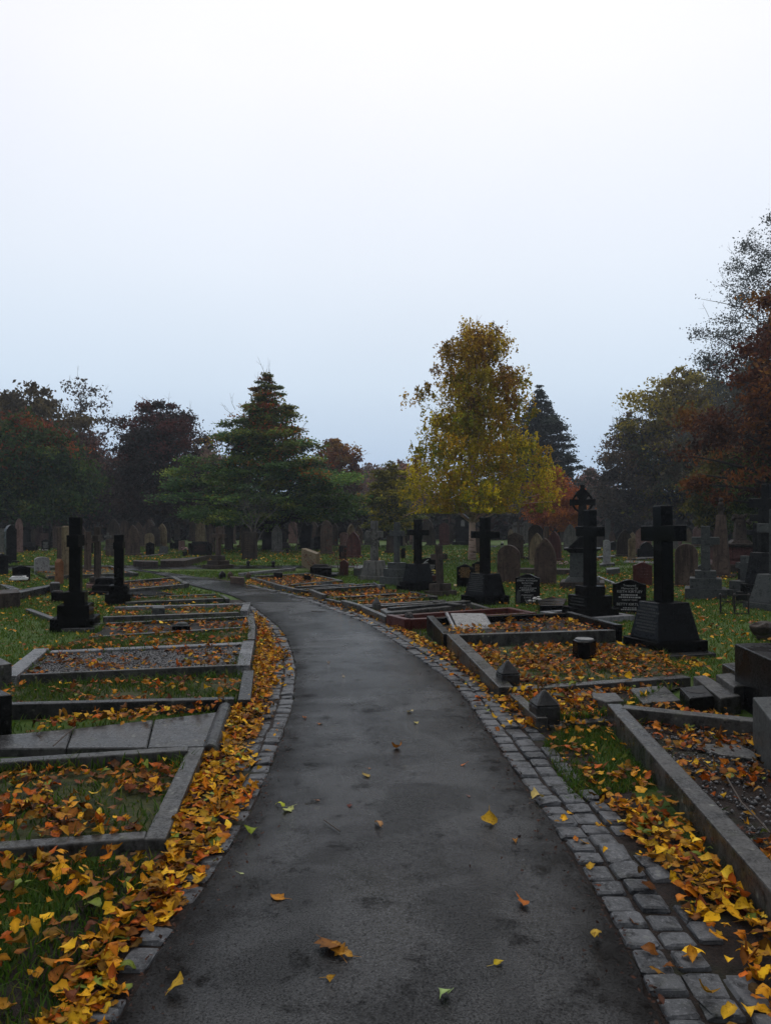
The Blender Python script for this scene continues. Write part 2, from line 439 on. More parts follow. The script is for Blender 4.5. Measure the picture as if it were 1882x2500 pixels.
def soil_mat(name, c1, c2, sc=30.0, bs=0.8):
    m, nt, b, out = mat_new(name)
    v = coords(nt, False)
    n1 = noise(nt, v, sc, 5, 0.75); n2 = noise(nt, v, 2.0, 4)
    c = mixc(nt, c1, c2, step(nt, n1, 0.35, 0.68))
    c = mixc(nt, c, (0.018, 0.026, 0.006), step(nt, n2, 0.52, 0.66, 0, 0.6))
    nt.links.new(c, b.inputs['Base Color'])
    b.inputs['Roughness'].default_value = 0.8; b.inputs['Specular IOR Level'].default_value = 0.25
    bump(nt, b, n1, bs, 0.03)
    return m
M['soil'] = soil_mat('damp leaf mould', (0.010, 0.007, 0.006), (0.032, 0.018, 0.012), 45)
M['gravelbed'] = soil_mat('dark gravel bed', (0.008, 0.007, 0.006), (0.040, 0.036, 0.034), 55, 1.0)
M['mossbed'] = soil_mat('mossy turf bed', (0.020, 0.030, 0.006), (0.055, 0.055, 0.010), 18)

# ------------------------------------------------------------------ the ground plan: path edges
def catmull(P, n=8):
    P = [np.array(p, float) for p in P]
    out = []
    for i in range(len(P) - 1):
        p0 = P[max(i - 1, 0)]; p1 = P[i]; p2 = P[i + 1]; p3 = P[min(i + 2, len(P) - 1)]
        for k in range(n):
            t = k / n
            out.append(0.5 * ((2 * p1) + (-p0 + p2) * t + (2 * p0 - 5 * p1 + 4 * p2 - p3) * t * t + (-p0 + 3 * p1 - 3 * p2 + p3) * t ** 3))
    out.append(P[-1])
    return np.array(out)

def resample(P, step_):
    d = np.concatenate(([0], np.cumsum(np.linalg.norm(np.diff(P, axis=0), axis=1))))
    s = np.arange(0, d[-1], step_)
    return np.stack([np.interp(s, d, P[:, k]) for k in range(P.shape[1])], 1)

LEFT = catmull([(-1.02, -5), (-0.93, -1), (-0.87, 1.2), (-0.84, 2.45), (-0.80, 3.07), (-0.74, 3.85), (-0.73, 4.92), (-0.78, 6.39), (-0.85, 7.26), (-0.98, 8.4),
                (-1.22, 9.8), (-1.54, 11.27), (-1.95, 12.6), (-2.5, 14.3), (-3.35, 16.4), (-4.6, 18.5), (-5.95, 21.2), (-7.4, 23.6), (-9.2, 25.3)])
RIGHT = catmull([(0.70, -5), (0.80, -1), (0.85, 1.2), (0.87, 2.47), (0.885, 3.0), (0.865, 3.84), (0.80, 4.89), (0.74, 6.1), (0.685, 6.9), (0.59, 7.7), (0.44, 8.4),
                 (0.265, 9.3), (-0.02, 10.6), (-0.40, 12.05), (-1.1, 13.9), (-1.75, 15.6), (-2.96, 17.9), (-4.4, 20.3), (-6.5, 23.1), (-7.6, 24.3), (-8.8, 26.2)])

def side_at(P, y):
    return np.interp(y, P[:, 1], P[:, 0])

def smooth_noise(x, y, s, seed):
    """cheap layered sine noise"""
    r = np.random.default_rng(seed); z = 0
    for k in range(6):
        a, b, c = r.normal(0, s, 3)
        z = z + np.sin(x * a + y * b + c * 9)
    return z / 6

# ground: one sheet to the horizon, finer near the camera
def axis(lo, hi, fine0, fine1, st):
    a = list(np.arange(fine0, fine1, st))
    b = fine1; s = st
    up = []
    while b < hi: up.append(b); s *= 1.3; b += s
    up.append(hi)
    b = fine0; s = st; dn = []
    while b > lo: s *= 1.3; b -= s; dn.append(max(b, lo))
    return np.array(dn[::-1] + a + up)
gx = axis(-600, 600, -16, 16, 0.35); gy = axis(-60, 900, -4, 46, 0.35)
GX, GY = np.meshgrid(gx, gy)
def terrain(x, y):
    near = np.clip((np.abs(x - 0.5 * (side_at(LEFT, np.clip(y, -4, 25)) + side_at(RIGHT, np.clip(y, -4, 25)))) - 4.5) / 3, 0, 1)
    far = np.clip((y - 28.5) / 4, 0, 1)
    k = np.maximum(far, near * np.clip((y - 8) / 4, 0, 1) * np.clip((23.5 - y) / 2, 0, 1))
    return 0.045 * smooth_noise(x, y, 0.9, 3) * k
GZ = terrain(GX, GY)
nx, ny = len(gx), len(gy)
idx = np.arange(nx * ny).reshape(ny, nx)
quads = np.stack([idx[:-1, :-1], idx[:-1, 1:], idx[1:, 1:], idx[1:, :-1]], -1).reshape(-1, 4)
g = np_mesh('ground', np.stack([GX, GY, GZ], -1).reshape(-1, 3), quads, M['ground'], smooth=True)
tag(g, 'green turf of the graveyard with fallen leaves in it', 'ground', kind='structure')

def strip(name, A, B, z, mat, cols=7, wav=0.0, crown=0.0, jit=0.0, seed=1):
    """sheet between two polylines of the same count"""
    n = len(A); r = np.random.default_rng(seed)
    t = np.linspace(0, 1, cols)
    P = A[:, None, :] * (1 - t)[None, :, None] + B[:, None, :] * t[None, :, None]
    if jit:
        j = r.normal(0, jit, n)
        P[:, 0, 0] += j; P[:, -1, 0] += r.normal(0, jit, n)
    zz = z + crown * (1 - (2 * t - 1) ** 2)[None, :] + wav * smooth_noise(P[..., 0], P[..., 1], 2.0, seed)
    V = np.concatenate([P, zz[..., None]], -1).reshape(-1, 3)
    ix = np.arange(n * cols).reshape(n, cols)
    F = np.stack([ix[:-1, :-1], ix[:-1, 1:], ix[1:, 1:], ix[1:, :-1]], -1).reshape(-1, 4)
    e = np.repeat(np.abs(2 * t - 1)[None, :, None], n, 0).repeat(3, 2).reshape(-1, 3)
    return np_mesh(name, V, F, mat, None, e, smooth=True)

def pair(P, Q, n):
    d = np.concatenate(([0], np.cumsum(np.linalg.norm(np.diff(P, axis=0), axis=1)))); e = np.concatenate(([0], np.cumsum(np.linalg.norm(np.diff(Q, axis=0), axis=1))))
    s = np.linspace(0, 1, n)
    return (np.stack([np.interp(s * d[-1], d, P[:, k]) for k in (0, 1)], 1), np.stack([np.interp(s * e[-1], e, Q[:, k]) for k in (0, 1)], 1))
A, B = pair(LEFT, RIGHT, 260)
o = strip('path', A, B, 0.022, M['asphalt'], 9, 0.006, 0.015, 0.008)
tag(o, 'dark damp asphalt footpath curving away between the graves', 'path', kind='structure')
A, B = pair(catmull([(-40, 24.2), (-20, 24.6), (-9, 24.9), (-4, 25.3), (1, 26.3)]), catmull([(-40, 26.6), (-20, 27.0), (-9, 27.2), (-4, 27.0), (1, 27.0)]), 60)
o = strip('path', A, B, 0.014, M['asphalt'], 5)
tag(o, 'narrow grey footpath crossing behind the graves', 'path', kind='structure')
A, B = pair(catmull([(6, 44), (13, 45), (22, 43), (34, 40)]), catmull([(6, 46.5), (13, 48), (22, 46.5), (34, 43)]), 40)
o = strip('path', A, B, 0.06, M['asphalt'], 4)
tag(o, 'pale strip of footpath far off under the trees', 'path', kind='structure')

def offset(P, d):
    t = np.gradient(P, axis=0); t /= np.linalg.norm(t, axis=1)[:, None]
    return P + np.stack([-t[:, 1], t[:, 0]], 1) * d       # + is to the left of travel

# soil strips beside the path (under setts and leaves)
Rr = resample(RIGHT, 0.06); Lr = resample(LEFT, 0.06)
selR = Rr[(Rr[:, 1] > -2) & (Rr[:, 1] < 21.5)]; selL = Lr[(Lr[:, 1] > -2) & (Lr[:, 1] < 15.5)]
o = strip('verge_soil', offset(selR, 0.04)[::2], offset(selR, -0.62)[::2], 0.010, M['soil'], 5, jit=0.02)
tag(o, 'damp dark soil of the verge between the path and the kerbs', 'verge', kind='structure')
o = strip('verge_soil', offset(selL, -0.04)[::2], offset(selL, 0.50)[::2], 0.010, M['soil'], 5, jit=0.02)
tag(o, 'damp dark soil of the leafy verge across the path', 'verge', kind='structure')

# granite setts laid in rows along the path
def setts(P, rows, name, label, seed, ok, top0=0.028):
    r = np.random.default_rng(seed); mb = MB()
    for (d0, wd, ln, ext) in rows:
        s = 0.0
        Q = offset(P, d0)
        t = np.gradient(Q, axis=0); t /= np.linalg.norm(t, axis=1)[:, None]
        D = np.concatenate(([0], np.cumsum(np.linalg.norm(np.diff(Q, axis=0), axis=1))))
        while s < D[-1] - 0.3:
            L = ln * r.uniform(0.72, 1.3)
            c = s + L / 2
            x = np.interp(c, D, Q[:, 0]); y = np.interp(c, D, Q[:, 1])
            s += L + r.uniform(0.012, 0.026)
            if not ok(x, y, d0, r): continue
            tx = np.interp(c, D, t[:, 0]); ty = np.interp(c, D, t[:, 1])
            W = wd * r.uniform(0.86, 1.04); hl = L / 2; hw = W / 2
            top = top0 + r.normal(0, 0.005); tl = r.normal(0, 0.035); tw = r.normal(0, 0.035)
            rings = []
            for k, (sc_, zz) in enumerate(((1.0, -0.03), (1.0, top - 0.016), (0.95, top - 0.005), (0.80, top))):
                ring = []
                for (a, b) in ((-1, -.78), (-.84, -1), (.82, -1), (1, -.82), (1, .8), (.84, 1), (-.82, 1), (-1, .8)):
                    rr = r.normal(1, 0.05) if k in (1, 2) else 1
                    la = a * hl * sc_ * rr; lb = b * hw * sc_ * rr
                    ring.append((x + tx * la - ty * lb + r.normal(0, .0012), y + ty * la + tx * lb + r.normal(0, .0012), zz + tl * la + tw * lb + (r.normal(0, .0015) if k == 3 else 0)))
                rings.append(ring)
            V = [p for ring in rings for p in ring]; F = []
            for k in range(3):
                for i in range(8):
                    j = (i + 1) % 8; F.append((k * 8 + i, k * 8 + j, k * 8 + 8 + j, k * 8 + 8 + i))
            F.append(tuple(range(24, 32)))
            mb.add(V, F)
    o = mb.build(name, M['sett'], smooth=False)
    tag(o, label, 'edging', kind='structure')
    return o
RS = resample(RIGHT, 0.05); RS = RS[(RS[:, 1] > 1.4) & (RS[:, 1] < 19)]
LS = resample(LEFT, 0.05); LS = LS[(LS[:, 1] > 1.4) & (LS[:, 1] < 15)]
setts(RS, [(-0.075, 0.125, 0.125, 0), (-0.212, 0.125, 0.135, 0), (-0.340, 0.10, 0.15, 0)], 'path_edging', 'rows of worn granite setts bordering the path below the long low wall', 5,
      lambda x, y, d, r: (y < 12.8 or d > -0.1 or r.random() < .5) and (d > -0.3 or (y < 6.5 and r.random() < .85) or (y > 8 and r.random() < .2)))
setts(LS, [(0.065, 0.115, 0.14, 0), (0.190, 0.115, 0.135, 0)], 'path_edging', 'double row of granite setts half buried by leaves on the inner bend', 6,
      lambda x, y, d, r: (d < .1 and (y > 4.6 or r.random() < .93)) or (d > .1 and y > 4.9 and r.random() < .9), 0.021)

# ------------------------------------------------------------------ kerbed graves
PLOTS = []      # (polygon of the bed, bed height, kind) for leaves and grass
def kerb_piece(mb, a, b, wdt, h0, h1, inward, gap=0.002, base=-0.06):
    """kerb with its outer edge on a-b, body lying on the side of 'inward'"""
    a = np.array(a[:2], float); b = np.array(b[:2], float)
    d = (b - a); L = np.linalg.norm(d); d /= L
    n = np.array((-d[1], d[0]))
    if np.dot(n, inward) < 0: n = -n
    a2 = a + d * gap; b2 = b - d * gap
    poly = [a2, b2, b2 + n * wdt, a2 + n * wdt]; hs = [h0, h1, h1, h0]
    ar = sum(poly[i][0] * poly[(i + 1) % 4][1] - poly[(i + 1) % 4][0] * poly[i][1] for i in range(4))
    if ar < 0: poly = poly[::-1]; hs = hs[::-1]
    mb.slab(poly, base, hs)
    return mb

def plot(label, fp, fq, bp, bq, h, wdt=0.11, mat='kerb', bed='soil', bedz=0.05, sides='pqfb', widths=None, hts=None, group=None, mats=None, leaf=(60, 30), grass=0, matf=None):
    """fp/fq: front corners (at the path / away from it), bp/bq: back corners; all outer"""
    fp, fq, bp, bq = [np.array(p[:2], float) for p in (fp, fq, bp, bq)]
    c = (fp + fq + bp + bq) / 4
    root = empty('kerbed_grave', (c[0], c[1], 0))
    tag(root, label, 'grave', group)
    W = dict(p=wdt, q=wdt, f=wdt, b=wdt); W.update(widths or {})
    H = dict(p=(h, h), q=(h, h), f=(h, h), b=(h, h)); H.update(hts or {})
    MT = dict(p=mat, q=mat, f=mat, b=mat); MT.update(mats or {})
    loc = lambda p: p - c
    fd = (fq - fp) / np.linalg.norm(fq - fp); bd = (bq - bp) / np.linalg.norm(bq - bp)
    seg = {}
    # the path side and the far side run through; front and back butt against them
    if 'p' in sides: seg['p'] = (fp, bp, (fd + bd))
    if 'q' in sides: seg['q'] = (fq, bq, -(fd + bd))
    pw = W['p'] if 'p' in sides else 0; qw = W['q'] if 'q' in sides else 0
    if 'f' in sides: seg['f'] = (fp + fd * (pw + .004), fq - fd * (qw + .004), bp - fp)
    if 'b' in sides: seg['b'] = (bp + bd * (pw + .004), bq - bd * (qw + .004), fp - bp)
    for k, (a, b, inw) in seg.items():
        rk = random.Random(int(abs(c[0] * 977 + c[1] * 331) * 10) + ord(k))
        sk = lambda p: np.array(p) + np.array((rk.gauss(0, .010), rk.gauss(0, .010)))
        mb = MB(); kerb_piece(mb, sk(loc(a)), sk(loc(b)), W[k] * rk.uniform(.88, 1.08), H[k][0] + rk.gauss(0, .010), H[k][1] + rk.gauss(0, .010), inw)
        mb.build('kerb_stone', M[MT[k]], root, 0.009, seg=2)
    poly = [fp + fd * (pw + .002), fq - fd * (qw + .002), bq - bd * (qw + .002), bp + bd * (pw + .002)]
    sb = (bp - fp) / np.linalg.norm(bp - fp)
    f_, b_ = (W['f'] if 'f' in sides else 0), (W['b'] if 'b' in sides else 0)
    poly = [poly[0] + sb * f_, poly[1] + sb * f_, poly[2] - sb * b_, poly[3] - sb * b_]
    if bed:
        n = 14
        t = np.linspace(0, 1, n)
        S, Tt = np.meshgrid(t, t)
        P = (poly[0] * ((1 - S) * (1 - Tt))[..., None] + poly[1] * (S * (1 - Tt))[..., None] + poly[2] * (S * Tt)[..., None] + poly[3] * ((1 - S) * Tt)[..., None])
        zz = bedz + 0.012 * smooth_noise(P[..., 0] * 3, P[..., 1] * 3, 2.0, int(abs(c[0] * 100)) + 1)
        V = np.concatenate([P - c, zz[..., None]], -1).reshape(-1, 3)
        ix = np.arange(n * n).reshape(n, n)
        F = np.stack([ix[:-1, :-1], ix[:-1, 1:], ix[1:, 1:], ix[1:, :-1]], -1).reshape(-1, 4)
        if V[F[0, 1], 0] * 0 == 0:
            e1 = V[F[0, 1]] - V[F[0, 0]]; e2 = V[F[0, 3]] - V[F[0, 0]]
            if e1[0] * e2[1] - e1[1] * e2[0] < 0: F = F[:, ::-1]
        np_mesh({'gravelbed': 'gravel_bed', 'mossbed': 'turf_bed', 'soil': 'soil_bed', 'slab': 'slab_bed'}[bed], V, F, M[bed], root, smooth=True)
    PLOTS.append((np.array(poly), bedz, bed, leaf, grass))
    return root

def ray(p, deg, L):
    return np.array((p[0] + math.cos(R(deg)) * L, p[1] + math.sin(R(deg)) * L))
def along(p, q, L):
    p = np.array(p[:2]); q = np.array(q[:2]); return p + (q - p) / np.linalg.norm(q - p) * L

# --- left of the path
f0, f1 = T(405, 2020, .12), T(119, 2038, .12); b0, b1 = T(500, 1822, .12), T(0, 1850, .12)
plot('nearest kerbed grave with a cracked corner, heaped with rusty leaves and moss', f0, along(f0, f1, 2.2), b0, along(b0, b1, 2.2), .12, .105, 'kerb', 'mossbed', .045, 'pfb', hts=dict(f=(.07, .055), p=(.085, .12)), leaf=(330, 40), grass=1500)
# dark flat slabs in the gap behind it
lg = empty('ledger_grave', (-2.0, 5.4, 0)); tag(lg, 'sunken grave of three dark flat slabs with yellow leaves along one edge', 'grave')
for (u0, v0, u1, v1, u2, v2, u3, v3) in ((361, 1829, 498, 1826, 532, 1738, 377, 1757), (163, 1830, 358, 1829, 374, 1757, 180, 1779), (-80, 1832, 160, 1830, 177, 1779, -60, 1800)):
    q = [T(a, b, .06) for a, b in ((u0, v0 - 4), (u1, v1 - 4), (u2, v2), (u3, v3))]
    MB().slab([(p[0] + 2.0, p[1] - 5.4) for p in q], -.04, .058).build('slab', M['slab'], lg, .008)
# a kerb that has slipped and lies rounded end on
q0, q1 = T(550, 1728, .05), T(512, 1834, .05)
mb = MB(); mb.tube([(q0[0], q0[1], .035), ((q0[0] + q1[0]) / 2, (q0[1] + q1[1]) / 2, .04), (q1[0], q1[1], .035)], .062, 10)
tag(mb.build('fallen_kerb', M['kerb_dark'], None, .01), 'rounded dark kerb length slipped out beside the flat slabs', 'kerb')

f0, f1 = T(604, 1708, .1), T(31, 1722, .12); b0, b1 = T(616, 1641, .1), T(85, 1666, .1)
plot('grassy kerbed grave with green turf and yellow leaves behind the flat slabs', f0, along(f0, f1, 2.25), b0, along(b0, b1, 2.2), .10, .10, 'kerb_dark', 'mossbed', .06, 'pf', hts=dict(f=(.12, .14)), leaf=(120, 20), grass=2600)
f0, f1 = T(612, 1624, .11), T(85, 1649, .11); b0, b1 = T(622, 1563, .12), T(30, 1588, .12)
plot('kerbed grave of dark gravel framed in pale grey granite', f0, along(f0, f1, 2.35), b0, along(b0, b1, 2.5), .115, .11, 'kerb_grey', 'gravelbed', .06, 'pqfb', widths=dict(p=.14, b=.14, q=.16, f=.06), mats=dict(f='kerb'), leaf=(120, 10))
GRAVEL_A = PLOTS[-1]
f0, b0 = T(622, 1560, .11), T(627, 1531, .11)
plot('narrow strip of turf and leaves between two gravel graves', f0, f0[:2] + np.array((-2.3, -.6)), b0, b0[:2] + np.array((-2.2, -.7)), .11, .10, 'kerb', 'mossbed', .06, 'p', leaf=(110, 20), grass=2400)
f0, f1 = T(628, 1530, .10), T(185, 1553, .10); b0, b1 = T(618, 1502, .10), T(270, 1519, .10)
plot('gravel grave with a black flower holder at the foot of the stepped black cross', f0, along(f0, f1, 2.2), b0, along(b0, b1, 2.2), .10, .09, 'kerb', 'gravelbed', .05, 'pfb', leaf=(120, 15))
f0, f1 = T(604, 1492, .12), T(272, 1510, .12); b0, b1 = T(611, 1472, .12), T(248, 1484, .12)
plot('mossy kerbed grave with one bright wet kerb and a square vase block', f0, along(f0, f1, 2.2), b0, along(b0, b1, 2.3), .12, .10, 'kerb', 'mossbed', .07, 'pfb', mats=dict(b='kerb_grey', p='kerb_grey'), widths=dict(p=.13, b=.13), leaf=(110, 15), grass=900)
f0, f1 = T(560, 1461, .10), T(325, 1467, .10); b0, b1 = T(540, 1449, .10), T(325, 1457, .10)
plot('thin kerbed grave overgrown with bright turf before the shorter black cross', f0, along(f0, f1, 1.9), b0, along(b0, b1, 1.9), .10, .09, 'kerb', 'mossbed', .07, 'pfb', leaf=(40, 10), grass=900)
f0, f1 = T(462, 1424, .12), T(314, 1438, .12); b0, b1 = T(428, 1408, .12), T(303, 1419, .12)
plot('kerbed gravel grave at the bend where the path narrows', f0, along(f0, f1, 2.0), b0, along(b0, b1, 2.0), .12, .12, 'kerb', 'soil', .05, 'pfb', leaf=(90, 10))
f0, b0 = T(338, 1398, .12), T(270, 1381, .12)
plot('kerbed grave in the corner where the two footpaths meet', f0, f0[:2] + np.array((-2.0, -1.3)), b0, b0[:2] + np.array((-2.0, -1.3)), .12, .12, 'kerb', 'mossbed', .05, 'pfb', leaf=(40, 5))
# turned kerb behind the stepped cross
mb = MB()
kerb_piece(mb, T(62, 1488, .06), T(126, 1512, .06), .09, .07, .07, (1, 1)); kerb_piece(mb, T(128, 1512, .06), T(122, 1530, .06), .10, .07, .07, (1, 0))
tag(mb.build('broken_kerb', M['kerb'], None, .008), 'low angled kerb end in the turf beside the stepped black cross', 'kerb')

# --- right of the path: the kerbs step along the bend
nodes = [(T(610, 1410, .1), 47, .12), (T(672, 1431, .1), 45, .12), (T(717, 1440, .1), 43, .1), (T(753, 1442, .12), 40, .14), (T(789, 1459, .1), 35, .1),
         (T(829, 1470, .1), 31, .1), (T(880, 1484, .1), 28, .12), (T(942, 1512, .1), 24, .14), (T(987, 1526, .1), 21, .14)]
lab = ['farthest kerbed grave by the bend with mossy kerbs and rusty leaves', 'low kerbed grave with orange leaves below the stepped box tomb', 'dark raised kerbed grave with a tilted slab inside',
       'bright kerbed grave of soil below the grey lily cross', 'kerbed grave with an open stone book and leaf filled bed', 'sloping kerbed grave under the tapered black cross',
       'kerbed grave covered by a slab with a cross carved on it', 'red granite kerbed grave with a rusted pot by its corner']
kmat = ['kerb', 'kerb', 'kerb_dark', 'kerb', 'kerb_dark', 'kerb', 'kerb', 'red']
for i in range(8):
    (a, da, ha), (b, db, hb) = nodes[i + 1], nodes[i]
    d = (b[:2] - a[:2]); d /= np.linalg.norm(d)
    a_ = a[:2] + d * .03; b_ = b[:2] - d * .03
    L = (2.1, 1.8, 2.15, 1.95, 2.2, 1.75, 2.1, 2.2)[i]
    plot(lab[i], a_, ray(a_, da, L), b_, ray(b_, db, L), (ha + hb) / 2 + (.03 if i % 2 else 0), .10, kmat[i], 'soil' if i != 6 else None, .05, ('pqfb', 'pf', 'pqfb', 'pb', 'pqfb', 'pf', 'pqfb', 'pqfb')[i], leaf=(170, 12), grass=(150, 500, 100, 300, 100, 400, 0, 200)[i])
# grave with the open book
a0 = T(1085, 1541, .26); b0 = T(1040, 1503, .26)
fq = T(1543, 1533, .2)
plot('raised dark kerbed grave holding a large tilted stone book', a0, along(a0, fq, 2.45), b0, ray(b0, 19, 2.35), .24, .10, 'blackrough', 'gravelbed', .13, 'pqfb', mats=dict(f='kerb', b='black'), hts=dict(f=(.22, .18), b=(.22, .2), p=(.24, .26)), leaf=(170, 10))
# the big mossy plot
p0 = T(1217, 1678, .13); p1 = np.array(a0[:2]) + np.array((.03, -.06))
fq = T(1694, 1655, .10)
plot('wide mossy grave bed behind a long low wall, before the tallest black cross', p0, fq[:2], p1, p1 + np.array((2.5, .05)), .13, .13, 'kerb', 'mossbed', .08, 'pf', hts=dict(p=(.13, .24), f=(.11, .10)), leaf=(290, 20), grass=350)
# plot between the two pyramid posts
k0 = T(1312, 1752, .12); k1 = T(1240, 1685, .12)
plot('small sunken grave between the two pyramid topped posts', k0, T(1490, 1757, .05)[:2], k1, T(1680, 1660, .07)[:2], .11, .10, 'kerb', 'soil', .03, 'pf', hts=dict(f=(.05, .05)), leaf=(230, 20))
# nearest plot behind the long low wall
n0 = np.array((1.37, 1.3)); n1 = np.array((1.728, 6.04))
bq = T(1810, 1746, .17)
plot('nearest grave behind a long low stone wall, with soil and scattered leaves', n0, n0 + np.array((2.0, -.4)), n1, along(n1, bq, 1.28), .17, .125, 'kerb', 'soil', .055, 'pb', leaf=(190, 10))
GRAVEL_B = PLOTS[-1]

def post(name, label, u, vb, wd, h, mat='kerb', rz=0.2):
    p = T(u, vb); root = empty(name, (p[0], p[1] + wd / 2, 0), rz); tag(root, label, 'post')
    MB().box((0, 0, (h * .62 - .08) / 2), (wd, wd, h * .62 + .08)).build('shaft', M[mat], root, .012, seg=2)
    MB().frustum(h * .62 + .002, h, (wd * 1.02, wd * 1.02), (.02, .02)).build('cap', M[mat], root, .008)
    return root
post('kerb_post', 'nearer stone kerb post with a pyramid top on the leafy verge', 1335, 1784, .19, .29, 'kerb_dark', .15)
post('kerb_post', 'pyramid topped kerb post at the end of the long mossy wall', 1243, 1699, .175, .31, 'kerb_dark', .2)
post('kerb_post', 'slender pointed kerb post beside the slab with the carved cross', 919, 1502, .12, .30, 'kerb', .4)
post('kerb_post', 'squat dark kerb post at the far bend of the path', 541, 1414, .16, .22, 'blackrough', .5)

# ------------------------------------------------------------------ crosses and other monuments
def place(u, vb, back=0.0):
    p = T(u, vb); Y = p[1] + back
    return (u - 941.0) / 1880.0 * Y, Y

def cross_poly(sw, z0, z1, half, za, ah, taper=0.0):
    w0 = sw / 2 * (1 + taper); w1 = sw / 2
    return [(-w0, z0), (w0, z0), (w1, za - ah / 2), (half, za - ah / 2), (half, za + ah / 2), (w1, za + ah / 2), (w1, z1), (-w1, z1),
            (-w1, za + ah / 2), (-half, za + ah / 2), (-half, za - ah / 2), (-w1, za - ah / 2)]

def lines_mesh(mb, w_, z0, z1, n, y, fill=0.75, th=0.35, seed=1, cx=0.0):
    """rows of short cut marks standing for letters too worn to read"""
    r = random.Random(seed); dz = (z1 - z0) / n
    for i in range(n):
        z = z1 - (i + .5) * dz; L = w_ * r.uniform(.6, 1.0) * fill; x = -L / 2
        while x < L / 2:
            l = r.uniform(.012, .03)
            mb.box((cx + x + l / 2, y, z), (l, .003, dz * th)); x += l + r.uniform(.006, .014)

def cross(u, vb, label, rot, steps, total, sw, st, half, za, ah, mat='black', ped=None, back=.3, group=None, smat=None, tilt=(0, 0), text=False, chamf=.008, taper=0.05, extra=None):
    x, y = place(u, vb, back)
    root = empty('cross_monument', (x, y, 0), R(rot), tilt); tag(root, label, 'cross', group)
    z = -.06
    first = True
    for (a, b, h) in steps:
        z1 = z + h + (.06 if first else 0)
        MB().box((0, 0, (z + z1) / 2), (a, b, z1 - z)).build('step', M[smat or mat], root, .008, seg=2)
        z = z1 + .001; first = False
    if ped:
        (a0, b0), (a1, b1), h = ped
        pd = MB().frustum(z, z + h, (a0, b0), (a1, b1)).build('pedestal', M[smat or mat], root, .01, seg=2)
        if text:
            mb = MB(); lines_mesh(mb, (a0 + a1) / 2, z + h * .18, z + h * .94, 9, 0, .85, .5, int(u))
            sl = (b0 - b1) / 2 / h
            mb.v = [(p[0], p[1] - b0 / 2 + (p[2] - z) * sl - .001, p[2]) for p in mb.v]
            mb.build('lettering', M['faint'], pd)
        z += h + .001
    elif text:
        mb = MB(); a, b, h = steps[1]; zz = steps[0][2]
        lines_mesh(mb, a, zz + .02, zz + h - .02, 3, -b / 2 - .001, .85, .4, int(u)); mb.build('lettering', M['faint'], root)
    MB().prism(cross_poly(sw, z, total, half, za, ah, taper), -st / 2, st / 2).build('cross', M[mat], root, chamf, seg=2)
    if extra: extra(root, z)
    return root

# the big crosses on the near right
cross(1622, 1607, 'tallest black cross on a broad tapered pedestal carved with lines of lettering', -74, [(.70, .70, .17)], 1.775, .17, .165, .34, 1.44, .19, 'black', ((.58, .58), (.40, .42), .44), .42, text=True, tilt=(0, R(-1.2)))
ml = empty('stone_plinth', (3.24, 9.33, 0), R(-74)); tag(ml, 'broad low stone plate carrying the tallest black cross', 'plinth')
MB().box((0, 0, .0), (1.02, 1.0, .10)).build('plate', M['kerb_dark'], ml, .01)
cross(1440, 1520, 'black cross on three square steps inside a pale kerb, before the celtic cross', -66, [(.64, .64, .20), (.50, .50, .19), (.34, .34, .15)], 1.765, .155, .15, .27, 1.42, .16, 'black', None, .42, text=True)
mb = MB(); 
for s in ((-1, 0), (1, 0), (0, -1), (0, 1)):
    mb.box((s[0] * .47, s[1] * .47, .02), (.12 if s[0] else 1.06, .12 if s[1] else .815, .10))
pl = mb.build('border_kerb', M['kerb_grey'], None, .008); pl.location = (3.24, 12.42, .03); pl.rotation_euler = (0, 0, R(-66))
tag(pl, 'pale kerb frame round the base of the three stepped black cross', 'kerb')
cross(1184, 1479, 'black cross on a tapered pedestal cut with many lines, beside the birch', -54, [(.66, .66, .16)], 1.66, .155, .15, .33, 1.32, .14, 'black', ((.56, .56), (.40, .40), .42), .42, text=True)
cross(1020, 1446, 'black cross on a smooth tapered pedestal above the carved slab', -50, [(.70, .70, .12), (.60, .60, .09)], 1.62, .14, .14, .30, 1.32, .13, 'black', ((.50, .50), (.38, .38), .40), .42)
cross(969, 1431, 'grey green granite cross with slim shaft on three steps', -46, [(.62, .62, .20), (.48, .48, .20), (.34, .34, .15)], 1.55, .12, .11, .22, 1.27, .13, 'darkgrey', None, .40)
cross(1075, 1457, 'short weathered brown cross tilted beside the yellow flowers', -52, [(.50, .50, .10), (.34, .34, .15)], 1.07, .13, .11, .21, .82, .12, 'darkbrown', None, .3, tilt=(0, R(-3)))
def lily(root, z):
    mb = MB(); r = random.Random(4)
    for k in range(26):
        t = r.random(); s = r.choice((-1, 1))
        mb.ball((r.uniform(-.2, .2) if t > .5 else r.uniform(-.06, .06), -.075, 1.12 + r.uniform(-.13, .13) if t > .5 else r.uniform(.75, 1.4)), (.03, .02, .035), 6, 4, .2, r)
    mb.build('carved_lilies', M['grey'], root, smooth=True)
cross(914, 1419, 'weathered grey cross carved with lilies on a tapered stone base', -38, [(.62, .62, .12)], 1.58, .17, .12, .26, 1.22, .17, 'grey', ((.52, .52), (.40, .40), .40), .4, extra=lily, taper=.18)
cross(1722, 1466, 'grey granite cross on three steps standing on the far lawn', -22, [(.78, .70, .22), (.60, .54, .20), (.40, .38, .15)], 1.48, .17, .15, .265, 1.18, .15, 'darkgrey', None, .4)
cross(533, 1390, 'small brown cross on three mossy steps by the crossing path', -34, [(.74, .74, .13), (.52, .52, .14), (.32, .32, .16)], 1.37, .13, .13, .28, 1.08, .14, 'brown', None, .4, smat='darkbrown')
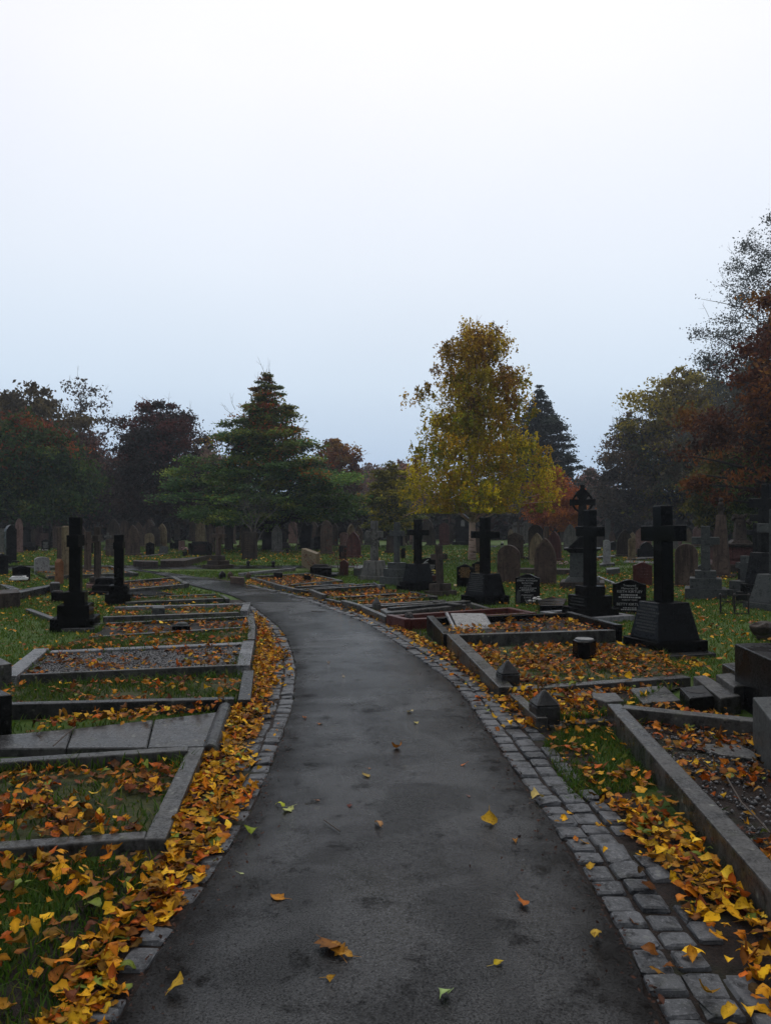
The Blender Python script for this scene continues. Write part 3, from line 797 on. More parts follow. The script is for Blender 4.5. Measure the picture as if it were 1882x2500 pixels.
# left of the path: they face the path, so the arms are seen end on
cross(185, 1544, 'broad black cross seen edge on above three wide steps', 102, [(.60, .60, .185), (.44, .44, .185), (.29, .29, .185)], 1.645, .185, .16, .27, 1.30, .17, 'black', None, .32)
pl = MB().box((.17, 0, .0), (.85, .62, .09)).build('base_slab', M['slab'], None, .008); px, py = place(185, 1544, .32)
pl.location = (px + .12, py - .02, .012); pl.rotation_euler = (0, 0, R(-2)); tag(pl, 'thin dark slab under the stepped black cross', 'slab')
cross(291, 1479, 'shorter black cross seen edge on, on two square steps beside the box steps', 102, [(.46, .46, .21), (.34, .34, .155)], 1.325, .165, .17, .22, 1.12, .13, 'black', None, .25)
cross(238, 1438, 'slender lichen spotted cross seen edge on behind the black ones', 98, [(.40, .40, .15), (.30, .30, .12)], 1.44, .14, .13, .24, 1.18, .14, 'darkbrown', None, .2, taper=.4)
cross(214, 1400, 'small brown cross with a worn rosette head among the far kerbs', 60, [(.45, .45, .10)], 1.25, .16, .14, .22, .98, .16, 'brown', None, .2)

# row of crosses along the right-hand edge
cross(1874, 1480, 'very tall grey black cross at the end of the row of pedestals', -62, [(.80, .80, .22), (.68, .68, .16)], 2.29, .17, .16, .36, 1.93, .18, 'blackrough', ((.58, .58), (.44, .44), .60), .4)
cross(1862, 1425, 'second cross of the receding row, rising above a stepped pedestal', -60, [(.85, .85, .22), (.62, .62, .20)], 2.02, .17, .15, .33, 1.66, .17, 'blackrough', ((.48, .48), (.38, .38), .35), .4)
cross(1846, 1408, 'farthest slim cross of the receding row of dark pedestals', -60, [(.70, .70, .2), (.5, .5, .2)], 1.52, .14, .13, .27, 1.24, .15, 'blackrough', None, .4)
cross(1893, 1496, 'nearest cross of the receding row, cut by the picture edge', -62, [(.76, .76, .14)], 1.80, .15, .15, .32, 1.46, .16, 'darkgrey', ((.62, .62), (.42, .42), .50), .35)
cross(1818, 1462, 'low stepped grey pedestal topped with a stubby cross beside the iron railing', -55, [(.62, .62, .16), (.44, .44, .18)], .86, .13, .13, .17, .66, .12, 'darkgrey', None, .35)

# celtic cross on a pedimented pedestal
x, y = place(1422, 1440, .5)
cc = empty('celtic_cross', (x, y, 0), R(-16)); tag(cc, 'tall dark celtic ring cross on a pedestal with a gabled top', 'cross')
MB().box((0, 0, .05), (1.0, 1.0, .22)).build('step', M['darkbrown'], cc, .01)
MB().frustum(.161, .22, (.80, .80), (.74, .74)).frustum(.22, .27, (.74, .74), (.62, .62)).build('base_moulding', M['darkgrey'], cc, .008)
MB().frustum(.271, .83, (.58, .58), (.56, .56)).build('pedestal', M['darkgrey'], cc, .01)
MB().frustum(.831, .90, (.58, .58), (.74, .74)).box((0, 0, .925), (.84, .84, .048)).build('cornice', M['blackrough'], cc, .008)
g_ = MB().prism([(-.33, .951), (.33, .951), (.05, 1.22), (-.05, 1.22)], -.33, .33).build('gable', M['blackrough'], cc, .008)
sh = MB().frustum(1.21, 1.95, (.24, .17), (.19, .14)).build('shaft', M['blackrough'], cc, .008)
mb = MB(); n = 28
zc = 2.02; ring = []
for k in range(n):
    ga = 2 * math.pi * k / n; gb = 2 * math.pi * (k + 1) / n
    q = [(math.cos(ga) * .20, zc + math.sin(ga) * .20), (math.cos(ga) * .25, zc + math.sin(ga) * .25), (math.cos(gb) * .25, zc + math.sin(gb) * .25), (math.cos(gb) * .20, zc + math.sin(gb) * .20)]
    mb.prism(q, -.045, .045)
mb.build('ring', M['blackrough'], cc)
MB().prism([(-.09, 1.9), (.09, 1.9), (.08, 1.96), (.30, 1.94), (.30, 2.10), (.08, 2.09), (.17, 2.22), (.05, 2.34), (.055, 2.44), (-.055, 2.44), (-.05, 2.34), (-.17, 2.22), (-.08, 2.09), (-.30, 2.10), (-.30, 1.94), (-.08, 1.96)], -.07, .07).build('cross_head', M['blackrough'], cc, .008)

# tall square column
x, y = place(1760, 1410, .3)
ob = empty('memorial_column', (x, y, 0), R(-30)); tag(ob, 'tall tapering square stone column with a stub of two knobs on top', 'column')
MB().box((0, 0, .0), (.75, .75, .14)).build('base_plate', M['darkbrown'], ob, .01)
MB().frustum(.071, 1.75, (.46, .46), (.24, .24)).build('shaft', M['brown'], ob, .012)
MB().frustum(1.751, 1.90, (.16, .16), (.10, .10)).box((0, 0, 1.94), (.20, .20, .08)).ball((0, 0, 2.05), .075).ball((0, 0, 2.18), .06).build('finial', M['darkbrown'], ob, .006)

# chest tomb with a broken figure
x, y = place(1806, 1400, .6)
ch = empty('chest_tomb', (x, y, 0), R(-12)); tag(ch, 'large panelled sandstone chest tomb carrying a broken stone figure', 'tomb')
MB().box((0, 0, .10), (2.0, 1.4, .32)).build('plinth', M['darkbrown'], ch, .015)
MB().frustum(.261, .36, (1.75, 1.2), (1.6, 1.05)).build('base_moulding', M['deepred'], ch, .01)
MB().box((0, 0, .57), (1.55, 1.0, .42)).box((0, -.515, .57), (1.1, .03, .30)).build('chest', M['deepred'], ch, .012)
for s in (-1, 1): MB().box((s * .72, -.515, .57), (.12, .04, .42)).build('pilaster', M['deepred'], ch, .008)
MB().frustum(.781, .84, (1.62, 1.07), (1.85, 1.28)).box((0, 0, .865), (1.9, 1.32, .05)).build('lid', M['darkbrown'], ch, .01)
mb = MB(); mb.frustum(.891, 1.0, (.62, .6), (.42, .42)); mb.frustum(1.0, 1.62, (.34, .32), (.27, .26)); r = random.Random(9)
for k in range(22): mb.ball((r.gauss(0, .14), r.gauss(0, .1), 1.6 + r.gauss(0, .09)), r.uniform(.05, .1), 6, 4, .3, r)
mb.build('broken_figure', M['darkbrown'], ch, .01)

# iron grave railing
x, y = place(1790, 1503, .05)
rl = empty('grave_railing', (x, y, 0), R(-4)); tag(rl, 'rusty low iron grave railing with pointed arches between three posts', 'railing')
for px_ in (-.21, .02, .25):
    mb = MB(); mb.tube([(px_, 0, -.03), (px_, 0, .30)], .014, 6); mb.ball((px_, 0, .33), (.028, .028, .04), 8, 5); mb.build('railing_post', M['iron'], rl)
mb = MB(); mb.tube([(-.21, 0, .03), (.25, 0, .03)], .010, 6); mb.tube([(-.21, 0, .235), (.25, 0, .235)], .010, 6)
for a in (-.21, .02):
    P = [(a + .01, 0, .06)] + [(a + .01 + .105 * (1 - math.cos(t)), 0, .09 + .13 * math.sin(t)) for t in np.linspace(0, math.pi / 2, 6)]
    mb.tube(P, .007, 5); mb.tube([(2 * (a + .115) - p[0], 0, p[2]) for p in P], .007, 5)
mb.build('arched_bars', M['iron'], rl)
mb = MB()
for (a, b) in (((1665, 1508), (1720, 1450)),): pass
rt = empty('grave_railing', (6.9, 14.2, 0), R(8)); tag(rt, 'thin low iron rails behind the pointed arch railing', 'railing')
MB().tube([(-.55, 0, .22), (.75, .1, .24)], .014, 6).tube([(-.5, 0, .08), (.7, .1, .08)], .012, 6).build('rails', M['iron'], rt)
for k in (-.5, .12, .72): MB().tube([(k, 0.05, -.02), (k, .05, .30)], .014, 6).build('railing_post', M['iron'], rt)

# ------------------------------------------------------------------ headstones
def outline(shape, w_, h):
    a = w_ / 2
    def arc(cx, cz, rx, rz, t0, t1, n): return [(cx + rx * math.cos(t), cz + rz * math.sin(t)) for t in np.linspace(t0, t1, n)]
    if shape == 'flat': return [(-a, 0), (a, 0), (a, h), (-a, h)]
    if shape == 'peak': return [(-a, 0), (a, 0), (a, h * .86), (0, h), (-a, h * .86)]
    if shape == 'gable': return [(-a, 0), (a, 0), (a, h * .66), (0, h), (-a, h * .66)]
    if shape == 'round': return [(-a, 0), (a, 0)] + arc(0, h - a, a, a, 0, math.pi, 15)
    if shape == 'low': return [(-a, 0), (a, 0)] + arc(0, h * .86, a, h * .14, 0, math.pi, 13)
    if shape == 'gothic':
        s = h - 1.05 * w_ ; s = max(s, h * .35); rr = h - s
        L = [(a - (2 * a) * (1 - math.cos(t)) * .5 / (1 - math.cos(R(60))) * 1.0, s + rr * math.sin(t) / math.sin(R(60))) for t in np.linspace(0, R(60), 9)]
        return [(-a, 0), (a, 0)] + L[:-1] + [(0, h)] + [(-x, z) for x, z in L[-2::-1]]
    if shape == 'shoulder':
        b = a * .74; s = h - b * 1.12
        L = [(b - 2 * b * (1 - math.cos(t)) * .5 / (1 - math.cos(R(60))), s + (h - s) * math.sin(t) / math.sin(R(60))) for t in np.linspace(0, R(60), 8)]
        return [(-a, 0), (a, 0), (a, s * .93), (a * .96, s)] + L[:-1] + [(0, h)] + [(-x, z) for x, z in L[-2::-1]] + [(-a * .96, s), (-a, s * .93)]
    if shape == 'ogee':
        L = [(a * t, h - (h * .12) * (0.5 - 0.5 * math.cos(math.pi * t))) for t in np.linspace(1, -1, 17)]
        L = [(x, h - (h * .12) * (0.5 - 0.5 * math.cos(math.pi * min(1, abs(x / a) * 1.08)))) for x, _ in L]
        return [(-a, 0), (a, 0)] + L
    if shape == 'half':
        L = [(a - 2 * a * i / 12, h - h * .16 * (i / 12) ** 1.6) for i in range(13)]
        return [(-a, 0), (a, 0)] + L
    return outline('flat', w_, h)

RIM = {'gothic', 'round', 'shoulder'}
def headstone(label, x, y, w_, h, shape='gothic', mat='brown', rot=0, th=.12, tilt=(0, 0), plinth=True, group=None, rim=True, text=None, tm='faint', z0=None, parts=True):
    zt = float(terrain(np.array([x]), np.array([y]))[0]) if z0 is None else z0
    root = empty('headstone', (x, y, zt), R(rot), (R(tilt[0]), R(tilt[1]))); tag(root, label, 'gravestone', group)
    b = -.08
    if plinth and parts:
        MB().box((0, 0, .0), (w_ * 1.25, th * 2.2, .22)).build('plinth', M[mat], root, .012); b = .112
    o = outline(shape, w_, h)
    tb = MB().prism([(p[0], max(p[1], b)) for p in o], -th / 2, th / 2).build('tablet', M[mat], root, .012, seg=2)
    if rim and shape in RIM and parts:
        # raised moulding following the arch
        oo = outline(shape, w_ * .99, h - .005 * h); ii = outline(shape, w_ * .80, h * .93)
        oo, ii = oo[2:], ii[2:]; mb = MB()
        for k in range(len(oo) - 1):
            mb.prism([ii[k], oo[k], oo[k + 1], ii[k + 1]][::1], -th / 2 - .022, -th / 2 + .004)
        mb.build('moulding', M[mat], tb)
    if text and parts:
        mb = MB(); lines_mesh(mb, w_ * .8, h * .30, h * .80, text, -th / 2 - .001, .9, .42, int(abs(x * 100)))
        mb.build('lettering', M[tm], tb)
    return root

def hs(label, u0, u1, vt, vb, shape='gothic', mat='brown', rot=0, **k):
    Y = 1880 * EYE / (vb - 1270.0); u = (u0 + u1) / 2
    w_ = (u1 - u0) / 1880 * Y; ray_ = math.atan2((u - 941) / 1880, 1)
    c = abs(math.cos(R(rot) + ray_)); th = k.get('th', .12)
    w_ = max((w_ - th * abs(math.sin(R(rot) + ray_))) / max(c, .3), .12)
    return headstone(label, X(u, Y), Y + .05, w_, EYE + (1270 - vt) / 1880 * Y, shape, mat, rot, **k)

# near and middle distance, right of the path
def text_stone(label, u0, u1, vt, vb, rot, rows, tm, shape='ogee', th=.09, extra=0):
    root = hs(label, u0, u1, vt, vb, shape, 'black', rot, th=th, plinth=False, rim=False)
    tb = [c for c in root.children][0]
    Y = 1880 * EYE / (vb - 1270.0); H = EYE + (1270 - vt) / 1880 * Y
    for (s, z, size) in rows:
        cu = bpy.data.curves.new('lettering', 'FONT'); cu.body = s; cu.size = size; cu.align_x = 'CENTER'; cu.extrude = .0008
        tmp = bpy.data.objects.new('text', cu); me = bpy.data.meshes.new_from_object(tmp); bpy.data.objects.remove(tmp)
        t = bpy.data.objects.new('lettering', me); COL.objects.link(t); t.parent = tb
        t.location = (0, -th / 2 - .0015, H * z); t.rotation_euler = (R(90), 0, 0)
        me.materials.clear(); me.materials.append(M[tm])
    return root, tb, H
rt, tb, H = text_stone('black ogee topped headstone lettered in grey, half hidden by the tallest cross', 1499, 1578, 1416, 1500, -14,
    [('Treasured', .80, .050), ('Memories Of', .715, .050), ('KEITH KIRTLEY', .615, .062), ('AGED 87 YEARS', .385, .036), ('BETTY KIRTLEY', .245, .062)], 'letter')
mb = MB(); lines_mesh(mb, .42, H * .45, H * .585, 2, -.0465, .95, .6, 3); mb.build('lettering', M['letter'], tb); mb = MB(); lines_mesh(mb, .38, H * .10, H * .20, 2, -.0465, .8, .6, 4); mb.build('lettering', M['letter'], tb)
rt, tb, H = text_stone('black headstone with a curved crest and a carved arch figure, lettered in grey', 1259, 1319, 1401, 1476, -16,
    [('TREASURED MEMORIES OF', .835, .024), ('JOSEPH ANTHONY', .75, .046), ('RUSHTON', .665, .046), ('(TONY)', .585, .042), ('WIFE OF', .375, .026), ('MARGARET', .275, .044), ('ELAINE', .20, .044)], 'letter')
mb = MB(); lines_mesh(mb, .36, H * .42, H * .56, 3, -.0465, .95, .45, 5); mb.build('lettering', M['letter'], tb); mb = MB(); lines_mesh(mb, .2, H * .03, H * .16, 3, -.0465, .95, .45, 6, .04); mb.build('lettering', M['letter'], tb)
MB().prism([(x_ * .16 - .17, .08 + z_) for x_, z_ in outline('round', .55, .2)], -.049, -.03).build('carved_arch', M['darkgrey'], tb)
rt, tb, H = text_stone('black headstone with gilded lettering in the turf behind the tapered cross', 1115, 1157, 1377, 1434, -20, [], 'gold')
mb = MB(); lines_mesh(mb, .34, H * .42, H * .86, 9, -.0465, .85, .45, 8); mb.build('lettering', M['gold'], tb)
rt, tb, H = text_stone('black headstone with faint grey lettering tucked behind the gilded one', 1152, 1186, 1371, 1422, -20, [], 'letter')
mb = MB(); lines_mesh(mb, .30, H * .45, H * .86, 6, -.0465, .7, .35, 9); mb.build('lettering', M['gold'], tb)
rt, tb, H = text_stone('round topped black headstone etched with a pale branch and grey lettering', 1028, 1068, 1361, 1424, -24, [], 'letter', 'low')
mb = MB(); lines_mesh(mb, .34, H * .25, H * .75, 7, -.0465, .8, .4, 10, .04); mb.tube([(-.16, -.048, H * .74), (-.08, -.048, H * .86), (.0, -.048, H * .93)], .012, 5); mb.tube([(-.12, -.048, H * .80), (-.02, -.048, H * .82)], .01, 5); mb.build('etching', M['letter'], tb)

hs('large plain round topped brown stone behind the black crosses', 1214, 1271, 1331, 1424, 'round', 'brown', -22, plinth=False, rim=False, th=.14)
hs('pointed brown stone with a pale streak, nearest of its cluster', 1305, 1359, 1313, 1426, 'gothic', 'brown', -22, plinth=False, th=.14)
hs('ochre pointed stone standing behind the pale streaked one', 1293, 1330, 1301, 1380, 'gothic', 'tan', -20, plinth=False, th=.14)
hs('dark arched stone with a double moulding above the ochre stone', 1290, 1327, 1282, 1368, 'round', 'darkbrown', -18)
hs('red pointed stone beside the ochre and pale streaked stones', 1337, 1371, 1297, 1370, 'gothic', 'deepred', -30, th=.16)
hs('brown stone with a shallow pediment and side lugs beside the birch', 1239, 1278, 1300, 1366, 'peak', 'brown', -16)
hs('grey green arched stone with a round rosette near the celtic cross', 1376, 1408, 1279, 1345, 'gothic', 'grey', -14)
hs('small red granite headstone on the open turf', 1547, 1593, 1373, 1430, 'ogee', 'red', -14, th=.10, plinth=False, text=4, tm='deepred')
hs('big round shouldered brown stone behind the arm of the tallest cross', 1650, 1704, 1326, 1432, 'round', 'brown', -20, plinth=False, rim=False, th=.16)
hs('slim pale grey round topped stone on a flat base', 1473, 1491, 1318, 1381, 'round', 'palegrey', -16, rim=False)
hs('wide dark gothic stone near the far path strip', 1506, 1546, 1292, 1360, 'gothic', 'darkbrown', -14)
hs('slim ochre stone with a collar below its round head', 1534, 1552, 1314, 1370, 'round', 'tan', -12)
hs('dark monument with a worn carved bust on top', 1556, 1600, 1322, 1364, 'shoulder', 'blackrough', -12, th=.3)
hs('low grey double desk stone behind the lawn cross', 1690, 1748, 1374, 1424, 'shoulder', 'darkgrey', -18)
hs('thin black slab stone seen in front of the far path', 1582, 1590, 1292, 1352, 'flat', 'blackrough', -60)
hs('dark urn topped stone on a tall block far behind the stepped cross', 1478, 1490, 1266, 1322, 'round', 'darkgrey', -10, th=.3)

# around the grey cross and the bend
hs('dull red round headed stone with a double moulding by the dried red plant', 845, 882, 1298, 1362, 'gothic', 'deepred', -14)
hs('pale pink stone peeping out behind the dull red one', 829, 850, 1300, 1345, 'low', 'pink', -10)
hs('small square black stone in front of the dull red one', 827, 846, 1331, 1368, 'flat', 'black', -16, plinth=False)
hs('tall arched stone with broad shoulders on a heavy plinth', 782, 812, 1270, 1354, 'shoulder', 'brown', -12)
hs('arched stone half hidden by the broad shouldered one', 808, 826, 1278, 1334, 'gothic', 'darkbrown', -12)
hs('small square black stone under the oak branches', 767, 783, 1310, 1342, 'flat', 'black', -10, plinth=False)
hs('leaning black stone with a curved top propped by bars', 732, 758, 1279, 1340, 'half', 'blackrough', -12, tilt=(-7, 4))
hs('brown gothic stone in the shade between the leaning one and the shouldered one', 757, 777, 1272, 1330, 'gothic', 'brown', -10)
hs('flat rosy stone slab against the dark branches', 704, 726, 1274, 1326, 'round', 'pink', -6, rim=False)
hs('pale pointed stone with a small shield near the oak trunk', 663, 689, 1282, 1350, 'gothic', 'grey', -8)
hs('dark arched stone close behind the shield stone', 680, 699, 1279, 1338, 'gothic', 'darkbrown', -6)
hs('big square topped blackened stone under the bare sapling', 590, 628, 1299, 1367, 'flat', 'darkbrown', -10, th=.18, plinth=False, text=7, tm='brown')
hs('arched stone rising behind the square blackened stone', 588, 612, 1277, 1350, 'gothic', 'darkbrown', -8)
hs('dark pointed stone with stepped shoulders on open turf', 548, 569, 1278, 1343, 'shoulder', 'darkbrown', -24)
hs('pointed stone close behind the stepped shoulder stone', 562, 575, 1276, 1328, 'gothic', 'brown', -10)
hs('rounded stone behind the small brown cross', 532, 546, 1277, 1330, 'round', 'brown', -6)
hs('narrow rosy marker stone beside the green black desk stone', 490, 500, 1300, 1326, 'round', 'pink', -4, plinth=False, rim=False)
hs('wide brown stone with a worn gable behind the small cross', 504, 525, 1279, 1350, 'gothic', 'brown', -30)
hs('wide dark green desk headstone with side wings', 468, 510, 1322, 1357, 'flat', 'blackrough', -6, th=.16, plinth=False, text=5, tm='deepred')
for s in (-1, 1):
    p = T(489 + s * 24.5, 1356.5); MB().box((0, 0, .25), (.13, .22, .62)).build('stone_pier', M['blackrough'], None, .01).location = (p[0], p[1], 0)
    o = bpy.data.objects['stone_pier' if s < 0 else 'stone_pier.001']; tag(o, ('dark pier next to the pot of flowers, beside the green desk headstone' if s < 0 else 'dark pier by the wide brown gabled stone, beside the green desk headstone'), 'pier')
hs('brown pointed stone with a clear outline near the dark beech trunk', 462, 481, 1272, 1322, 'gothic', 'brown', -4)
hs('thin rose coloured marker on the lawn beyond the low kerb', 435, 451, 1320, 1345, 'flat', 'pink', -4, plinth=False, th=.1)
hs('small black peaked marker between the lichen stone and the rose marker', 414, 429, 1324, 1342, 'peak', 'black', -4, plinth=False, th=.1)
hs('pointed stone splashed with yellow lichen', 384, 407, 1277, 1335, 'gothic', 'tan', -4)
hs('broad dark arch close behind the yellow lichen stone', 396, 417, 1272, 1326, 'gothic', 'darkbrown', -4)
hs('dark gothic stone with a plain face between the lichen stone and the beech', 424, 438, 1277, 1322, 'gothic', 'darkbrown', -2)
hs('black headstone with cut shoulders standing alone on turf', 355, 376, 1322, 1356, 'peak', 'black', -4, plinth=False, th=.1)
hs('low leaning grey tablet below the lichen stone', 386, 408, 1333, 1353, 'flat', 'darkgrey', -4, plinth=False, tilt=(-14, 6))
hs('big pointed brown stone with pale edge moulding', 305, 341, 1281, 1357, 'gothic', 'brown', 0)
hs('arched stone standing behind the pale edged pointed stone', 295, 313, 1270, 1334, 'round', 'brown', 0)
hs('arched stone with a moulded edge at the far side of the pale edged stone', 325, 349, 1274, 1336, 'gothic', 'brown', 0)
hs('square brown stone with red lower courses and traces of lettering', 257, 282, 1316, 1359, 'flat', 'brown', 2, plinth=False, text=5, tm='grey')
hs('tall dark arch rising behind the red coursed square stone', 261, 294, 1267, 1340, 'gothic', 'darkbrown', 2)
hs('small square black stone seen past the shorter black cross', 219, 227, 1323, 1353, 'flat', 'black', 4, plinth=False, th=.1)
gm = empty('gabled_monument', (X(364, 50), 50, 0), R(0)); tag(gm, 'wide gabled brown monument with niches in front of the beech trunk', 'monument')
MB().box((0, 0, .2), (1.1, .6, .5)).build('base', M['brown'], gm, .01)
MB().prism(outline('gable', .72, 1.66), -.2, .2).build('tablet', M['brown'], gm, .01)
for s in (-1, 1): MB().prism([(p[0] + s * .48, p[1]) for p in outline('gable', .24, 1.15)], -.21, .19).build('side_niche', M['darkbrown'], gm, .01)

# left edge cluster
hs('dark tall stone with stepped ledges at the picture edge', 10, 38, 1281, 1376, 'shoulder', 'blackrough', 40, th=.3)
hs('tall brown stone with rosy patches and a narrow round head', 37, 54, 1265, 1350, 'gothic', 'pink', 30, th=.16)
hs('squat brown stone with a rosy round top', 55, 72, 1281, 1334, 'round', 'brown', 14)
hs('pale brown pointed stone standing beyond the black book shaped stone', 87, 104, 1275, 1334, 'gothic', 'pink', 10)
hs('shaded brown slab stone behind the pale pointed one', 110, 126, 1274, 1328, 'gothic', 'darkbrown', 8)
hs('black stone with a notched top and white flowers at its foot', 101, 121, 1316, 1346, 'peak', 'black', 6, plinth=False, text=5, tm='letter')
hs('brown gothic stone half behind the thick edge on stone', 128, 141, 1284, 1340, 'gothic', 'brown', 10)
hs('thick brown stone seen edge on with a flat cap', 140, 151, 1288, 1396, 'flat', 'brown', 78, th=.16, plinth=False)
hs('thick rounded stone seen edge on beside the stepped black cross', 149, 168, 1284, 1412, 'round', 'tan', 74, th=.18, rim=False)
hs('low reddish brown headstone turned to the path, with a stepped top', 132, 153, 1364, 1428, 'peak', 'orange', 66, th=.16, plinth=False)
hs('wide pale grey headstone of rough granite', 83, 118, 1360, 1402, 'low', 'palegrey', 34, plinth=False, th=.16)
hs('black curved headstone with thick sides and no base', 29, 70, 1381, 1420, 'ogee', 'black', 30, th=.22, plinth=False)
hs('dark headstone cut by the picture edge behind the low kerb', -14, 17, 1351, 1405, 'peak', 'blackrough', 40, th=.16, plinth=False)
hs('dark grey tablet with ledges at the far edge of the picture', -4, 12, 1290, 1352, 'flat', 'grey', 20)

# under the birch and beyond
hs('dark gabled stone with a pale roof edge between two crosses', 1041, 1064, 1282, 1332, 'gable', 'darkbrown', -10)
hs('tall brown arched stone on a step beyond the short cross', 1072, 1097, 1276, 1331, 'round', 'deepred', -8)
hs('slim brown stone close to the tall arched one', 1096, 1107, 1280, 1322, 'round', 'darkbrown', -8)
hs('brown stone partly hidden by the birch trunk', 1160, 1180, 1291, 1352, 'flat', 'brown', -14)
hs('thin rosy stone with an arched moulding behind the grey green cross', 1000, 1012, 1290, 1322, 'flat', 'pink', -10)
hs('wide arched dark stone just behind the grey green cross', 972, 996, 1276, 1330, 'round', 'darkbrown', -10)
hs('fallen looking dark oval stone in the shade behind the lily cross', 942, 968, 1306, 1352, 'round', 'darkbrown', -12, tilt=(-10, 0))
hs('brown gabled stone in the gloom above the dull red one', 866, 886, 1282, 1330, 'gable', 'brown', -8)
hs('black low stone close to the stump of the grey green cross', 978, 990, 1336, 1364, 'half', 'black', -14, plinth=False, th=.1)
x, y = X(1129, 50), 50
mo = empty('pedimented_monument', (x, y, 0), R(-10)); tag(mo, 'tall dark monument with a pediment and a pale plaque, beside the birch trunk', 'monument')
MB().box((0, 0, .08), (1.25, 1.1, .26)).build('plinth', M['blackrough'], mo, .01)
MB().frustum(.211, 1.62, (.88, .8), (.82, .74)).build('body', M['blackrough'], mo, .01)
MB().prism([(-.5, 1.621), (.5, 1.621), (.42, 1.72), (0, 2.06), (-.42, 1.72)], -.45, .45).build('pediment', M['blackrough'], mo, .01)
MB().prism([(p[0] + .05, p[1] + 1.2) for p in outline('round', .24, .42)], -.42, -.38).build('plaque', M['palegrey'], mo)
hs('pale arched stone in the mist behind the tapered black cross', 1205, 1222, 1272, 1318, 'round', 'grey', -8)
hs('rounded stone with a wreath moulding below the birch branches', 1250, 1272, 1275, 1320, 'round', 'grey', -6)
hs('flat pale stone with an arched head under the orange maple', 1274, 1296, 1274, 1326, 'round', 'grey', -6)
hs('slim upright brown stone poking up behind the pale streaked stone', 1328, 1340, 1286, 1345, 'flat', 'brown', -6)
hs('tall arched stone behind the double moulded dark arch', 1313, 1328, 1274, 1322, 'gothic', 'grey', -6)

# far rows under the trees
rng = np.random.default_rng(42)
GRP = {'gothic': ('pointed headstones in the far rows', 'weathered pointed headstone in the shaded far rows beneath the trees'),
       'shoulder': ('stepped headstones in the far rows', 'headstone with stepped shoulders in the shaded far rows beneath the trees'),
       'round': ('round headstones in the far rows', 'weathered round topped headstone in the shaded far rows beneath the trees'),
       'flat': ('square headstones in the far rows', 'plain square headstone in the shaded far rows beneath the trees'),
       'peak': ('low peaked headstones in the far rows', 'low peaked headstone in the shaded far rows beneath the trees'),
       'cross': ('stone crosses in the far rows', 'small stone cross in the shaded far rows beneath the trees')}
protos = {}
far_rows = ((39.5, -19, -12, 6), (42.5, -22, 2.5, 13), (46.5, -25, 9, 15), (51, -27, 12, 17), (57, -31, 16, 18), (47, 12, 24, 8), (54, 14, 30, 10), (36, 8.5, 17, 7), (41, 9.5, 22, 10))
for (yy, xa, xb, n) in far_rows:
    xs_ = np.sort(rng.uniform(xa, xb, n))
    for k in range(n):
        x = xs_[k]; y = yy + rng.normal(0, 1.3)
        if k and x - xs_[k - 1] < .85: continue
        if abs(x + 6.3) < .7 and abs(y - 41) < 1.2: continue
        if abs(x + 8.2) < 2.0 and y < 40: continue
        shp = ['gothic', 'gothic', 'shoulder', 'round', 'flat', 'peak', 'cross', 'gothic', 'round'][rng.integers(9)]
        mt = ['brown', 'darkbrown', 'grey', 'pink', 'blackrough', 'tan'][rng.integers(6)]
        key = (shp, mt); hh = {'gothic': 1.45, 'shoulder': 1.5, 'round': 1.15, 'flat': .75, 'peak': .6, 'cross': 1.3}[shp]
        if key not in protos:
            if shp == 'cross':
                o = empty('headstone', (x, y, 0)); tag(o, GRP[shp][1], 'gravestone', GRP[shp][0])
                MB().box((0, 0, .08), (.6, .5, .3)).frustum(.231, .40, (.42, .36), (.36, .30)).build('plinth', M[mt], o, .01)
                MB().prism(cross_poly(.14, .401, 1.3, .26, 1.05, .14, .1), -.06, .06).build('cross', M[mt], o, .01)
            else: o = headstone(GRP[shp][1], x, y, .62, hh, shp, mt, 0, group=GRP[shp][0])
            protos[key] = o
        else:
            s = protos[key]; o = s.copy(); COL.objects.link(o)
            for ch in s.children:
                c = ch.copy(); COL.objects.link(c); c.parent = o
                for gc in ch.children:
                    d = gc.copy(); COL.objects.link(d); d.parent = c
        o.location = (x, y, 0); o.rotation_euler = (R(rng.normal(0, 2.5)), R(rng.normal(0, 3.2)), R(rng.normal(-8, 16)))
        sc_ = rng.uniform(.62, 1.18); o.scale = (sc_ * rng.uniform(.8, 1.2), sc_, sc_)

# ------------------------------------------------------------------ small things lying on or by the graves
def slab_at(name, label, cat, pts, h, mat, base=-.04, bevel=.01):
    """block whose top corners lie on these places at height h"""
    hh = h if hasattr(h, '__len__') else [h] * len(pts)
    q = [T(a, b, k) for (a, b), k in zip(pts, hh)]
    c = np.mean([p[:2] for p in q], axis=0)
    poly = [(p[0] - c[0], p[1] - c[1]) for p in q]
    ar = sum(poly[i][0] * poly[(i + 1) % len(poly)][1] - poly[(i + 1) % len(poly)][0] * poly[i][1] for i in range(len(poly)))
    if ar < 0: poly = poly[::-1]; hh = hh[::-1]
    root = empty(name, (c[0], c[1], 0)); tag(root, label, cat)
    o = MB().slab(poly, base, hh).build('block', M[mat], root, bevel, seg=2)
    return root, poly

